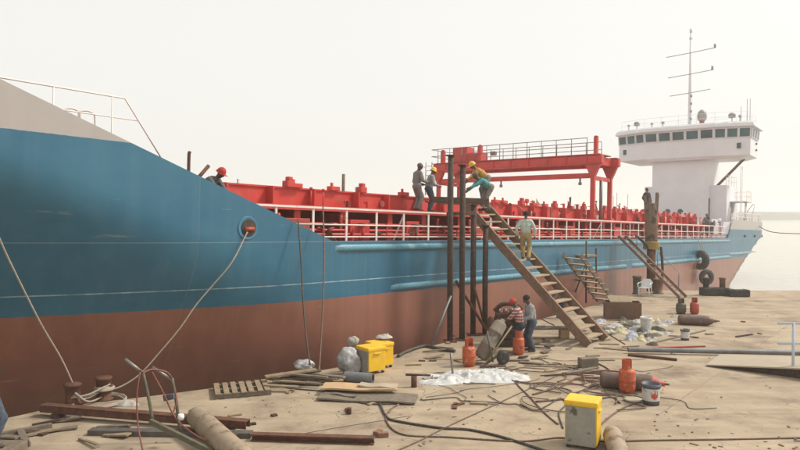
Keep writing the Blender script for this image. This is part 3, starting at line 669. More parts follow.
for y in [.3 + .93 * i for i in range(12)]:
    for x in (-.15, 1.8): q = MB(); q.tube([(x, y, ZT), (x, y, ZT + .95)], .022, 6); q.build('stanchion', 'steel', gr)
q = MB(); q.tube([(-.5, LY + .2, 1.5), (-.5, LY + .2, ZT + .1)], .025, 6); q.tube([(-.5, LY + .7, 1.5), (-.5, LY + .7, ZT + .1)], .025, 6)
for i in range(7): q.tube([(-.5, LY + .2, 1.6 + i * .3), (-.5, LY + .7, 1.6 + i * .3)], .016, 5)
q.build('ladder', 'steel', gan)
q = MB(); q.box((.3, 6.6, ZT + .5), (.25, .35, .25), bev=.03); q.build('control_box', 'steel', gan)
# ---------------------------------------------------------------- quay-side structures
def dirv(a, b): return (Vector(b) - Vector(a)).normalized()
# main stairway
st = thing('wooden_stairway', 'long steep stairway of dusty boards from the quay to the ship rail', 'stairs', G(597, 344))
base = Vector(st.location); ath = Vector((-math.cos(HEAD), math.sin(HEAD), 0)); alo = Vector((math.sin(HEAD), math.cos(HEAD), 0))
RUN, RISE, WID = 4.75, 4.5, 1.3
for k in (-.5, .5):
    a = alo * WID * k; b = a + ath * RUN + Vector((0, 0, RISE))
    q = MB(); q.bar(a + Vector((0, 0, .06)), b + Vector((0, 0, .1)), .09, .3, bev=.01); q.build('stringer', 'stair', st)
for i in range(17):
    t = (i + .7) / 17.3; c = ath * RUN * t + Vector((0, 0, RISE * t + .06))
    q = MB(); q.bar(c - alo * (WID / 2 - .04), c + alo * (WID / 2 - .04), .3, .05, bev=.006); q.build('tread', 'tread', st)
q = MB(); c = ath * (RUN + .45) + Vector((0, 0, RISE + .05)); q.bar(c - alo * .75, c + alo * .75, .95, .06); q.build('landing', 'stair', st)
stair_at = lambda t, k=0: base + ath * RUN * t + alo * WID * k + Vector((0, 0, RISE * t + .09))
# support tower of pipes for the stair head
tw = thing('pipe_trestle', 'dark rusty pipe trestle of four tall posts beside the long stairway', 'trestle', G(466, 338))
tb = Vector(tw.location); feet = [G(450, 341.5) - tb, G(462, 340) - tb, G(473, 335) - tb, G(485, 334.5) - tb]
tops = [6.05, 5.75, 4.45, 3.75]
for f_, t_ in zip(feet, tops):
    q = MB(); q.tube([f_, f_ + Vector((0, 0, t_ * .5)), f_ + Vector((.02, 0, t_))], .095, 12); q.lathe([(0, 0), (.15, 0), (.15, .04), (0, .05)], 12, f_ + Vector((0, 0, t_))); po = q.build('post', 'darkrust', tw)
    q = MB(); q.box(f_ + Vector((0, 0, .02)), (.42, .42, .04)); q.build('foot_plate', 'rust', po)
for a, b, r in ((P(456, 281, 21.6), P(487, 331, 22.4), .05), (P(474, 286, 22.2), P(486, 330, 22.6), .04)):
    q = MB(); q.tube([a - tb, b - tb], r, 8); q.build('brace', 'rust', tw)
for a, b, wd in ((P(431, 199.5, 21.6), P(488, 201.5, 22.6), .2), (P(448, 214, 21.4), P(474, 213, 22.3), .12)):
    q = MB(); q.bar(a - tb, b - tb, .14, wd, bev=.01); q.build('cross_beam', 'darkrust', tw)
pr = thing('steel_prop', 'thin pale grey pipe prop leaning at the pipe trestle foot', 'pipe', G(431, 347))
q = MB(); q.tube([(0, 0, .03), P(451, 296, 21.2) - Vector(pr.location)], .035, 8); q.build('pipe', 'pipegrey', pr)
# second stair and scaffold
s2 = thing('short_stairway', 'short stair of pale planks beside a thin pipe scaffold', 'stairs', G(607, 303))
b2 = Vector(s2.location); top2 = P(572, 255, 29.3) - b2; hd = Vector((top2.x, top2.y, 0)).normalized(); sd2 = Vector((-hd.y, hd.x, 0))
for k in (-.55, .55):
    q = MB(); q.bar(sd2 * k + Vector((0, 0, .05)), top2 + sd2 * k, .07, .18); q.build('stringer', 'wood2', s2)
for i in range(8):
    c = top2 * ((i + .6) / 8.2); q = MB(); q.bar(c - sd2 * .62, c + sd2 * .62, .3, .05); q.build('tread', 'tread', s2)
sf = thing('pipe_scaffold', 'thin dark pipe scaffold frame at the head of the short stair', 'scaffold', G(580, 301))
sb = Vector(sf.location); ft = [G(573, 300) - sb, G(586, 303) - sb, G(583, 297) - sb, G(596, 300) - sb]
for f_, h in zip(ft, (2.6, 2.9, 2.4, 2.5)):
    q = MB(); q.tube([f_, f_ + Vector((0, 0, h))], .04, 8); q.build('post', 'darkrust', sf)
for i, j, h in ((0, 1, 1.0), (1, 3, 1.0), (0, 2, 1.0), (2, 3, 1.0), (0, 1, 2.1), (2, 3, 2.1), (0, 2, 2.1), (1, 3, 2.1)):
    q = MB(); q.tube([ft[i] + Vector((0, 0, h)), ft[j] + Vector((0, 0, h))], .032, 8); q.build('ledger', 'darkrust', sf)
q = MB(); q.tube([ft[0] + Vector((0, 0, .05)), ft[1] + Vector((0, 0, 1.9))], .03, 8); q.build('brace', 'darkrust', sf)
c = (ft[0] + ft[1] + ft[2] + ft[3]) / 4 + Vector((0, 0, 2.16)); q = MB(); q.box(c, (1.1, .8, .06), RZ(R(40)).to_4x4()); q.build('platform_board', 'wood', sf)
# gangway ladder
gw = thing('gangway_ladder', 'dark timber gangway ladder sloping down from ship rail to quay', 'ladder', G(683, 298))
gb = Vector(gw.location); gt = P(622, 236, 35.0) - gb; gh = Vector((gt.x, gt.y, 0)).normalized(); gs = Vector((-gh.y, gh.x, 0))
for k in (-.3, .3):
    q = MB(); q.bar(gs * k + Vector((0, 0, .05)), gt + gs * k, .07, .14); q.build('stringer', 'stair', gw)
for i in range(14):
    c = gt * ((i + .7) / 14.5); q = MB(); q.bar(c - gs * .3, c + gs * .3, .1, .04); q.build('rung', 'stair', gw)
for k in (0.12, .45, .8):
    q = MB(); c = gt * k - gs * .3; q.tube([c, c + Vector((0, 0, .75))], .02, 6); q.build('handrail_post', 'pipegrey', gw)
# mooring pile
pl = thing('mooring_pile', 'thick rusty steel mooring pile with frayed yellow rope band', 'mooring pile', G(651, 291))
q = MB(); q.tube([(0, 0, 0), (0, 0, 2.6)], [.23, .22], 18); q.build('post', 'rust', pl)
q = MB(); q.lathe([(.22, 2.4), (.3, 2.5), (.34, 3.2), (.32, 4.2), (.34, 4.7), (.24, 4.72), (0, 4.66)], 20); q.build('timber_sleeve', 'sleeve', pl)
q = MB(); rsn = random.Random(3)
for i in range(5): q.tube([(.38 * math.cos(a) * (1 + .05 * math.sin(3 * a + i)), .38 * math.sin(a), 2.3 + i * .08 + .02 * math.sin(5 * a + i)) for a in [2 * math.pi * k / 20 for k in range(20)]], .05, 6, closed=True)
q.build('rope_band', M('yellow_rope', (.36, .25, .06), (.27, .19, .06), .9, scale=10), pl)
for i, (a, z0, z1) in enumerate(((.3, 3.8, 5.3), (2.6, 4.0, 5.15), (4.1, 3.9, 5.0), (5.4, 4.2, 5.2))):
    q = MB(); q.bar((.28 * math.cos(a), .28 * math.sin(a), z0), (.34 * math.cos(a), .34 * math.sin(a), z1), .13, .09); q.build('splinter', 'wood2', pl)
for k, (dx, z0, dx2, z1) in enumerate(((-.9, 3.0, -.25, 2.3), (.5, .1, .42, 2.4))):
    q = MB(); q.tube(smooth_path([(dx, -.15, z0), ((dx + dx2) / 2 + .05, -.25, (z0 + z1) / 2), (dx2, -.25, z1)]), .07, 8); q.build('hanging_line', 'darkrust', pl)
q = MB(); q.tube([(.3, -.2, 2.1), (1.4, -.3, 1.0), (1.35, -.3, 0.03)], .022, 6); q.build('pale_line', 'rope', pl)

# bollards
def bollard(px, py, label, r=.27, h=.62, m='rust', group=None):
    t = thing('mooring_bollard', label, 'bollard', G(px, py), 0, group)
    q = MB(); q.lathe([(0, 0), (r * 1.3, 0), (r * 1.3, .03), (r, .035), (r, h * .9), (r * 1.16, h * .92), (r * 1.16, h), (r * 1.05, h + .015), (0, h + .02)], 24); q.build('post', m, t)
    return t
bollard(73, 405, 'rusty mooring bollard with one rope hitched round it', .155, .46); bollard(104, 399.5, 'rusty mooring bollard wrapped in several loose rope turns', .155, .5)
bollard(637, 294, 'dark green bollard behind the white plastic chair', .2, .92, 'green'); bollard(658, 293.5, 'red-brown bollard at the foot of the mooring pile', .22, .75, 'card')
tb2 = thing('twin_bollard', 'black twin mooring bollard on a heavy base by the hanging tyres', 'bollard', G(715, 295.5))
q = MB(); q.box((0, .1, .2), (1.3, .6, .4), bev=.04); q.build('base', 'rubber', tb2)
for x in (-.42, .42):
    q = MB(); q.lathe([(0, 0), (.14, 0), (.14, .42), (.17, .45), (.17, .52), (0, .53)], 18, (x, .1, .38)); q.build('post', 'card' if x > 0 else 'rubber', tb2)
def tyre(loc, rot, R_, r_, label, name='tyre_fender', flat=False):
    q = MB(); prof = [(R_ - r_ * 1.1, -r_ * .7), (R_ - r_ * .4, -r_), (R_ + r_ * .5, -r_ * .95), (R_ + r_ * .95, -r_ * .6), (R_ + r_, 0), (R_ + r_ * .95, r_ * .6), (R_ + r_ * .5, r_ * .95), (R_ - r_ * .4, r_), (R_ - r_ * 1.1, r_ * .7), (R_ - r_ * .8, 0), (R_ - r_ * 1.1, -r_ * .7)]
    q.lathe(prof, 28)
    for i in range(20):
        a = 2 * math.pi * i / 20; q.box(((R_ + r_) * math.cos(a), (R_ + r_) * math.sin(a), 0), (.03, .05, r_ * 1.3), RZ(a).to_4x4())
    o = q.build(name, 'rubber'); o.location = loc; o.rotation_euler = rot; return tag(o, label, 'tyre')
hz_rot = (R(90), 0, R(50))
sx, z = SL(700, 260, -.2); tyre(W(sx, -.24, z), (R(90), 0, R(50) + R(62)), .48, .2, 'worn black tyre hanging edge-on against the hull, upper one')
sx, z = SL(702, 277, -.2); tyre(W(sx, -.5, z), (R(90), 0, R(12)), .4, .15, 'black tyre hanging open-faced on the hull below the edge-on tyre')
for dx, zz, ln in ((0, 262, .1), (.05, 277, .25)):
    sx, z = SL(700 if zz == 262 else 702, zz, -.2); q = MB(); b0 = W(sx, -.25 - ln, z + .45); q.tube([W(sx, .1, DECK + .05) - b0, W(sx, -.16, DECK - .25) - b0, Vector((0, 0, 0))], .02, 6); o = q.build('tyre_rope', 'rope'); o.location = b0; tag(o, 'thin rope holding the ' + ('edge-on' if zz == 262 else 'open-faced') + ' tyre on the hull side', 'rope')
tr = thing('rubber_block', 'low black rubber fender block lying near the twin bollard', 'fender', G(740, 297)); tr.rotation_euler.z = R(-4)
q = MB(); q.box((0, .15, .18), (.98, .4, .36), bev=.06); q.build('block', 'rubber', tr)
for x in (-.3, .3): q = MB(); q.box((x, .15, .365), (.06, .41, .02)); q.build('strap', 'darkrust', tr)
# plastic chair
ch = thing('plastic_chair', 'white moulded plastic armchair beside the mooring pile', 'chair', G(645, 296), R(-35))
for x in (-.24, .24):
    for y, dy in ((-.22, -.03), (.22, .06)):
        q = MB(); q.tube([(x * 1.1, y + dy, 0), (x, y, .42)], [.025, .03], 6); q.build('leg', 'plastic', ch)
q = MB(); q.box((0, 0, .43), (.52, .5, .04), bev=.015); q.build('seat', 'plastic', ch)
q = MB(); q.add([(-.26, .24, .43), (.26, .24, .43), (.25, .33, .72), (.16, .36, .84), (-.16, .36, .84), (-.25, .33, .72)] + [(-.26, .27, .43), (.26, .27, .43), (.25, .36, .72), (.16, .39, .84), (-.16, .39, .84), (-.25, .36, .72)],
               [(0, 1, 2, 3, 4, 5), (11, 10, 9, 8, 7, 6)] + [(i, (i + 1) % 6, 6 + (i + 1) % 6, 6 + i) for i in range(6)]); q.build('backrest', 'plastic', ch)
for x in (-.28, .28):
    q = MB(); q.tube(smooth_path([(x, -.24, .43), (x * 1.05, -.25, .6), (x * 1.05, -.15, .65), (x * 1.05, .2, .66), (x * .95, .33, .68)], 5), .025, 6); q.build('armrest', 'plastic', ch)

# ---------------------------------------------------------------- cylinders, buckets, bins
def lpg(px, py, h, r, mat, label, rz=0, group=None, dark='rust'):
    t = thing('gas_cylinder', label, 'gas cylinder', G(px, py), rz, group); b = h * .74
    q = MB(); q.lathe([(0, .03), (r * .8, .03), (r * .97, .09), (r, .16), (r, b * .5), (r * 1.015, b * .51), (r * 1.015, b * .53), (r, b * .54), (r, b - r * .55), (r * .9, b - r * .22), (r * .6, b - .02), (0, b)], 26); q.build('body', mat, t)
    q = MB(); q.lathe([(r * .72, 0), (r * .78, 0), (r * .78, .06), (r * .72, .06), (r * .72, 0)], 22); q.build('foot_ring', mat, t)
    n_ = 22; q = MB(); vs = []; rr_ = r * .56
    for i in range(n_ + 1):
        a = R(40) + R(280) * i / n_
        for k_, (dr, z) in enumerate(((0, b - .05), (0, h), (.012, h), (.012, b - .05))): vs.append(((rr_ + dr) * math.cos(a), (rr_ + dr) * math.sin(a), z))
    q.add(vs, [(i * 4 + j, i * 4 + (j + 1) % 4, (i + 1) * 4 + (j + 1) % 4, (i + 1) * 4 + j) for i in range(n_) for j in range(4)] + [(0, 1, 2, 3), (n_ * 4 + 3, n_ * 4 + 2, n_ * 4 + 1, n_ * 4)], 0); q.build('collar', mat, t)
    q = MB(); q.tube([(0, 0, b - .02), (0, 0, b + .09)], .028, 8); q.tube([(-.05, 0, b + .07), (.05, 0, b + .07)], .02, 6); q.build('valve', dark, t)
    return t
lpg(627, 392.5, .78, .19, 'orange', 'bright orange gas cylinder in front of the long brown cylinder', R(-30))
lpg(469, 366, .76, .185, 'orange', 'orange gas cylinder beside the white tarpaulin and leaning cylinder', R(-60))
lpg(518.5, 354.5, .72, .17, 'orange', 'faded orange gas cylinder at the feet of the two workers', R(30))
lpg(681, 313.8, .64, .2, 'darkcyl', 'dark olive gas cylinder standing beside a red one', R(-60))
lpg(694.5, 314, .68, .18, 'redcyl', 'dull red gas cylinder standing beside a dark olive one', R(-90))
def lying_cyl(pa, pb, r, body, cap, label, name='gas_cylinder'):
    a, b = G(*pa, r), G(*pb, r); L = (b - a).length; an = math.atan2(b.y - a.y, b.x - a.x)
    t = thing(name, label, 'gas cylinder', (a.x, a.y, 0), an)
    rot = Matrix.Rotation(R(90), 3, 'Y'); c = (0, 0, r + .005)
    q = MB(); q.lathe([(0, .02), (r * .7, .0), (r * .95, .05), (r, .12), (r, L - .32), (r * .93, L - .22)], 24, c, rot); q.build('body', body, t)
    q = MB(); q.lathe([(r * .93, L - .22), (r * .75, L - .12), (r * .4, L - .05), (r * .32, L - .02), (r * .32, L + .06), (0, L + .07)], 24, c, rot); q.build('shoulder', cap, t)
    q = MB(); q.tube([(L + .05, 0, r), (L + .16, 0, r)], .025, 8); q.tube([(L + .11, -.05, r), (L + .11, .06, r)], .018, 6); q.build('valve', 'rust', t)
    return t
lying_cyl((600, 379.5), (662, 384), .19, 'browncyl', 'redcyl', 'long brown gas cylinder with red shoulder lying behind orange cylinder')
lying_cyl((678, 319.5), (715, 321), .185, 'browncyl', 'browncyl', 'plain brown gas cylinder lying before two upright small cylinders')
def bucket(px, py, h, r, label, band='bucketd', patch=False, full=True):
    t = thing('paint_bucket', label, 'bucket', G(px, py), random.uniform(-1, 1))
    q = MB(); q.lathe([(0, 0), (r * .86, 0), (r * .9, h * .22), (r * .97, h * .8), (r, h * .86), (r * 1.06, h * .88), (r * 1.06, h * .93), (r, h * .94), (r * 1.03, h), (r * .95, h), (r * .9, h * .35), (0, h * .34)], 24, mis=[0, 1, 0, 1, 1, 1, 1, 1, 1, 1, 1]); q.build('pail', ['bucketw', band], t)
    if patch:
        q = MB(); vs = []; 
        for i, a in enumerate((-2.2, -1.8, -1.4)): vs += [(r * .955 * math.cos(a), r * .955 * math.sin(a), z) for z in ((h * .42, h * .7), (h * .3, h * .76), (h * .42, h * .7))[i]]
        q.add(vs, [(0, 1, 3, 2), (2, 3, 5, 4)]); q.build('label_print', 'bucketr', t)
    q = MB(); q.tube([(r * math.cos(a) * 1.05, r * 1.05 * math.sin(a) * .3 - r * .95 * math.sin(a), h * .85 - h * .35 * math.sin(a)) for a in [math.pi * k / 12 for k in range(13)]], .008, 5); q.build('handle', 'steel', t)
    return t
b_ = bucket(651, 404, .46, .2, 'white paint bucket with dark bands and red print beside orange cylinder', patch=True); b_.rotation_euler.z = R(15)
bucket(685, 340, .36, .145, 'dark-rimmed grey paint bucket standing before the plain brown cylinder')
bucket(646, 331, .5, .2, 'pale paint bucket standing in the litter heap', 'bucketw')
def bin_(px, py, w_, d_, h, rz, label):
    t = thing('yellow_cabinet', label, 'cabinet', G(px, py), rz)
    q = MB(); q.box((0, 0, h / 2 + .03), (w_, d_, h - .1), bev=.02); q.build('body', 'yellow', t)
    q = MB(); q.box((0, -d_ / 2 - .008, h / 2 - .01), (w_ * .94, .03, h * .82), bev=.008); q.build('shaded_front', 'shadegrey', t)  # grey front, with the shade of the unlit side put into its colour
    q = MB(); q.box((0, 0, h - .03), (w_ * 1.06, d_ * 1.08, .1), bev=.03); q.build('lid', 'yellow', t)
    for x in (-.4, .4):
        for y in (-.4, .4): q = MB(); q.box((x * w_, y * d_, .02), (.06, .06, .06)); q.build('foot', 'rubber', t)
    q = MB(); q.box((w_ / 2 + .02, 0, h * .8), (.04, d_ * .4, .03), bev=.008); q.build('handle', 'yellow', t)
    return t
bin_(583, 445, .56, .48, .84, R(-26), 'yellow cabinet with grey shade-coloured front panel standing alone on concrete')
bin_(371, 372, .56, .54, .68, R(-52), 'bright yellow cabinet beside the silver plastic-wrapped bundle')
bin_(379.5, 366.5, .58, .52, .67, R(-52), 'yellow cabinet with paper on its lid behind another yellow cabinet')
# tan cylinder leaning at bottom of frame
t = thing('gas_cylinder', 'tan gas cylinder lying beside the yellow cabinet with grey front', 'gas cylinder', G(615, 452))
ax = Vector((-.18, -.9, .0)).normalized(); rot = Vector((0, 0, 1)).rotation_difference(Vector((-ax.x, -ax.y, 0)).normalized()).to_matrix()
q = MB(); q.lathe([(0, -1.2), (.15, -1.2), (.17, -1.1), (.17, .35), (.14, .5), (.07, .57), (.05, .6), (0, .6)], 22, (0, 0, .175), rot); q.build('body', 'tancyl', t)
q = MB(); q.lathe([(.05, .6), (.06, .62), (.06, .7), (0, .71)], 12, (0, 0, .175), rot); q.build('valve_cap', 'steel', t)
# ---------------------------------------------------------------- left foreground: hand truck, beams, pallet
def tri(p, rz): return p
ct = thing('cylinder_trolley', 'green steel cylinder trolley tipped back on its handles with red hose', 'trolley', G(190, 452))
cb = Vector(ct.location); YT = cb.y
def L_(px, py, Y): return P(px, py, Y) - cb
for a, b in ((( 125, 359, YT + .15), (143, 373, YT + .2)), ((152, 367, YT + .55), (172, 380, YT + .6))):
    q = MB(); q.tube([L_(*a), L_(*b)], .03, 10); q.build('handle_grip', 'steel', ct)
for pts in ([(143, 373, YT + .2), (148, 395, YT + .15), (153, 422, YT + .1)], [(172, 378, YT + .6), (176, 400, YT + .55), (180, 432, YT + .5)]):
    q = MB(); q.tube(smooth_path([L_(*p) for p in pts], 4), .03, 8); q.build('upright', 'green', ct)
q = MB(); q.tube(smooth_path([L_(143, 373, YT + .2), L_(152, 369.5, YT + .35), L_(166, 372, YT + .5), L_(172, 378, YT + .6)], 5), .018, 8); q.build('cross_tube', 'hosered', ct)
for a, b in (((150, 421, YT + .05), (212, 452, YT - .35)), ((210, 455, YT - .1), (236, 432, YT + .3))):
    q = MB(); q.bar(L_(*a), L_(*b), .07, .09, bev=.008); q.build('frame_bar', 'green', ct)
q = MB(); q.bar(L_(216, 452, YT), L_(219, 436, YT + .1), .05, .07); q.build('clip', 'wood', ct)
for pts in ([(140, 372, YT + .1), (137, 395, YT), (138, 425, YT - .1), (143, 452, YT - .3)], [(152, 372, YT + .3), (163, 392, YT + .3), (172, 412, YT + .3), (182, 425, YT + .2), (205, 440, YT - .1), (235, 444, YT - .1), (262, 455, YT - .3)],
            [(168, 373, YT + .6), (174, 385, YT + .6), (176, 402, YT + .5), (172, 416, YT + .4)]):
    q = MB(); q.tube(smooth_path([L_(*p) for p in pts], 6), .015, 8); q.build('hose', 'hosered', ct)
q = MB(); q.lathe([(0, -.05), (.05, -.05), (.06, 0), (.05, .05), (0, .05)], 12, L_(181, 417, YT + .3)); q.build('gauge', 'plastic', ct)
q = MB(); q.bar(L_(164, 398, YT + .4), L_(174, 396, YT + .4), .08, .1); q.build('regulator', 'bucketd', ct)
t = thing('gas_cylinder', 'tan gas cylinder lying against the green trolley frame', 'gas cylinder', G(215, 445))
c0 = Vector(t.location); a = G(194, 414, .3) - c0; b = G(246, 462, .205) - c0; rot = Vector((0, 0, 1)).rotation_difference((a - b).normalized()).to_matrix(); L = (a - b).length
q = MB(); q.lathe([(0, 0), (.17, 0), (.195, .08), (.2, .2), (.2, L - .28), (.185, L - .14), (.12, L - .03), (0, L)], 24, b, rot); q.build('body', 'tancyl', t)
q = MB(); q.tube([a, a + (a - b).normalized() * .09], .05, 10); q.tube([a + Vector((-.1, 0, .06)), a + Vector((.16, 0, .13))], .014, 6); q.build('valve', 'steel', t)

def beam(pa, pb, kind, mat, label, w_=.2, h=.16, z=0, cat='beam', name='steel_beam'):
    a, b = G(*pa, z), G(*pb, z); an = math.atan2(b.y - a.y, b.x - a.x); L = (b - a).length
    t = thing(name, label, cat, (a.x, a.y, z), an); q = MB()
    if kind == 'I':
        q.box((L / 2, 0, .012), (L, w_, .024)); q.box((L / 2, 0, h / 2), (L, .02, h - .05)); q.box((L / 2, 0, h - .012), (L, w_, .024)); q.build('section', mat, t)
    elif kind == 'C':
        q.box((L / 2, 0, h - .01), (L, w_, .02)); q.box((L / 2, -w_ / 2 + .01, h / 2 - .012), (L, .02, h - .025)); q.box((L / 2, w_ / 2 - .01, h / 2 - .012), (L, .02, h - .025)); q.build('section', mat, t)
    elif kind == 'P':
        q.tube([(0, 0, h / 2), (L / 2, 0, h / 2), (L, 0, h / 2)], h / 2, 14, cap=False); q.tube([(L, 0, h / 2), (0, 0, h / 2)], h / 2 * .86, 14, cap=False)
        q.lathe([(h / 2 * .86, 0), (h / 2, 0)], 14, (0, 0, h / 2), Matrix.Rotation(R(90), 3, 'Y')); q.lathe([(h / 2 * .86, 0), (h / 2, 0)], 14, (L, 0, h / 2), Matrix.Rotation(R(90), 3, 'Y')); q.build('section', mat, t)
    else:
        q.box((L / 2, 0, h / 2), (L, w_, h), bev=min(w_, h) * .08); q.build('section', mat, t)
    return t, L
t, L = beam((43, 411), (248, 428), 'C', 'rust', 'long rusty channel beam propped on a block before the bollards', .19, .15, .09)
for x in (.4, L - .4): q = MB(); q.box((x, 0, -.05), (.16, .3, .1)); q.build('packing_block', 'darkrust', t)
beam((90, 434), (252, 437), 'B', 'darksteel', 'dull dark steel bar lying behind the green trolley', .2, .1, name='steel_bar', cat='bar')
beam((252, 440), (374, 444), 'I', 'rust', 'rusty girder offcut lying across the open concrete', .16, .13)
beam((0, 437), (52, 427.5), 'B', 'wood2', 'short dark timber lying near the rusty channel beam end', .1, .09, name='timber', cat='timber')
beam((12, 447), (24, 449), 'B', 'darkrust', 'dark rusty angle offcut standing near the person in blue', .22, .12, name='steel_offcut', cat='scrap')
beam((20, 433), (27, 447), 'B', 'wood2', 'stubby weathered timber offcut near the person in blue', .12, .08, name='timber', cat='timber')
# pallet
pt = thing('timber_pallet', 'weathered timber pallet lying flat by the quay edge', 'pallet', G(242, 392), R(18))
for y in (-.42, 0, .42): q = MB(); q.box((0, y, .06), (1.25, .09, .1)); q.build('bearer', 'wood2', pt)
for i in range(7): q = MB(); q.box((-.56 + i * .187 + random.uniform(-.02, .02), random.uniform(-.02, .02), .122), (.12, 1.0, .024)); q.build('slat', 'wood', pt)
for y, dx in ((-.1, .5), (.25, .75)): q = MB(); q.bar((.0 + dx, y, .15), (.75 + dx, y - .3, .12), .12, .03); q.build('loose_slat', 'wood', pt)
# pile by the yellow cabinets
dp = thing('scrap_heap', 'dark heap of charred boards and scrap under the hanging hoses', 'scrap heap', G(315, 384)); rs = random.Random(4)
for i in range(12):
    a = rs.uniform(0, 3.1); L = rs.uniform(.5, 1.3); c = Vector((rs.uniform(-.6, .6), rs.uniform(-.2, .35), .06 + i * .02)); d = Vector((math.cos(a * .35 - .4), math.sin(a * .35 - .4), rs.uniform(-.05, .05)))
    q = MB(); q.bar(c - d * L / 2, c + d * L / 2, rs.uniform(.08, .24), .04); q.build('board', rs.choice(('darkrust', 'wood2', 'wood2', 'wood')), dp)
def crumple(name, w_, d_, h, seed, mat, n_=12, parent=None, ridge=1.0):
    q = MB(); vs = []; m_ = max(6, int(n_ * d_ / w_))
    for i in range(n_ + 1):
        for j in range(m_ + 1):
            u, v = i / n_ * 2 - 1, j / m_ * 2 - 1; rr = math.hypot(u, v); k_ = 1 + .18 * noise.noise((u * 1.7 + seed, v * 1.7, seed))
            sq = 1 / max(1, rr / max(abs(u), abs(v), 1e-6)) if rr > 0 else 1
            x, y = u * sq * w_ / 2 * k_, v * sq * d_ / 2 * k_
            e = max(0, 1 - (rr * sq) ** 2)
            wu = u * w_ / .9 + .35 * noise.noise((u * 3, v * 3, seed)); wv = v * d_ / .9 + .35 * noise.noise((u * 3, v * 3, seed + 9)); z = h * e ** .8 * (.3 + .9 * abs(noise.noise((wu * 1.3 + seed, wv * 1.3, 4)))) + h * 1.0 * ridge * max(0, .42 - abs(noise.noise((wu * 1.5 + seed, wv * 3.2, 8))) ** .6) * (.15 + e) * (e > 0)
            vs.append((x, y, z + .004))
    q.add(vs, [(i * (m_ + 1) + j, (i + 1) * (m_ + 1) + j, (i + 1) * (m_ + 1) + j + 1, i * (m_ + 1) + j + 1) for i in range(n_) for j in range(m_)], 0, n_ > 9)
    return q.build(name, mat, parent)
def lump(name, w_, d_, h, seed, mat):
    bm = bmesh.new(); bmesh.ops.create_icosphere(bm, subdivisions=4, radius=1)
    for v in bm.verts:
        c = v.co.copy(); k_ = .8 + .28 * noise.noise(c * 1.4 + Vector((seed, 0, 0))) - .16 * abs(noise.noise(c * 3.2 + Vector((0, seed, 0)))) - .07 * abs(noise.noise(c * 7 + Vector((0, 0, seed))))
        p = c * k_; v.co = Vector((p.x * w_ / 2, p.y * d_ / 2, max(0, (p.z + .72) * h / 1.6)))
    me = bpy.data.meshes.new(name); bm.to_mesh(me); bm.free(); me.materials.append(MAT[mat])
    for p in me.polygons: p.use_smooth = True
    o = bpy.data.objects.new(name, me); COL.objects.link(o); return o
def lump_thing(name, px, py, w_, d_, h, mat, label, cat, z=0):
    o = lump(name, w_, d_, h, px * .37, mat); o.location = G(px, py) + Vector((0, 0, z)); return tag(o, label, cat)
def crump_thing(name, px, py, w_, d_, h, mat, label, cat, rz=0, n_=14, group=None, z=0):
    o = crumple(name, w_, d_, h, random.uniform(0, 90), mat, n_); o.location = G(px, py) + Vector((0, 0, z)); o.rotation_euler.z = rz; return tag(o, label, cat, group)
lump_thing('plastic_sack', 304, 375, .7, .45, .3, 'wrap', 'pale crumpled sack on top of the dark scrap heap', 'sack', z=.12)
lump_thing('wrapped_bundle', 349, 373, .85, .6, .72, 'wrap', 'silvery plastic-wrapped bundle leaning at the yellow cabinet', 'bundle')
lump_thing('plastic_wrap', 353, 366.5, .4, .3, .3, 'paper', 'white plastic sheet caught on top of the wrapped bundle', 'plastic', z=.55)
crump_thing('crumpled_paper', 384, 364, .5, .4, .14, 'paper', 'crumpled paper lying on the lid of a yellow cabinet', 'paper', z=.74)
crump_thing('plastic_sheet', 128, 405, .5, .3, .16, 'paper', 'crumpled white plastic by the roped bollard', 'plastic')
crump_thing('tarpaulin', 487, 377, 2.4, 1.25, .21, 'tarp', 'big crumpled white tarpaulin heap spread on the concrete', 'tarpaulin', R(-6), 60)
crump_thing('plastic_sheet', 447, 382, 1.5, .6, .16, 'tarp', 'white plastic sheet trailing away from the tarpaulin around a rod', 'plastic', R(12), 40)
crump_thing('plastic_sheet', 428, 376, .9, .25, .06, 'tarp', 'thin strip of white plastic beside a small rusty stub', 'plastic', R(5), 14)
beam((345, 382), (373, 384), 'P', 'pipegrey', 'short wide grey pipe lying before the yellow cabinets', .2, .27, name='pipe', cat='pipe')
for k, (p, L, wd, rz, z, m, lab) in enumerate((((360, 393), 1.75, .55, -4, .1, 'ply', 'tan plywood board lying on top of others near the pipe'), ((368, 399), 2.2, .7, -8, .0, 'wood2', 'dark weathered board under the tan plywood'), ((378, 393.5), .9, .3, -14, .135, 'plate', 'small pale panel lying on the tan plywood'), ((300, 382), 1.6, .4, 12, .0, 'wood', 'pale plank beside the dark scrap heap'), ((340, 398), .8, .12, -22, .03, 'wood2', 'narrow dark batten by the weathered board'))):
    o = thing('board', lab, 'board', G(*p), R(rz)); o.location.z = z; q = MB(); vs = []; n_ = 10
    for i in range(n_ + 1):
        x = -L / 2 + L * i / n_; sag = .03 * math.sin(i * .9 + k)
        e = .03 * noise.noise((i * .8, k, 1)); vs += [(x, -wd / 2 + e, .03 + sag * .5), (x, wd / 2 - e * 1.5, .03 + sag * .3), (x, wd / 2 - e * 1.5, .065 + sag * .3), (x, -wd / 2 + e, .065 + sag * .5)]
    q.add(vs, [(i * 4 + j, i * 4 + (j + 1) % 4, i * 4 + 4 + (j + 1) % 4, i * 4 + 4 + j) for i in range(n_) for j in range(4)] + [(0, 1, 2, 3), (n_ * 4 + 3, n_ * 4 + 2, n_ * 4 + 1, n_ * 4)]); q.build('panel', m, o)
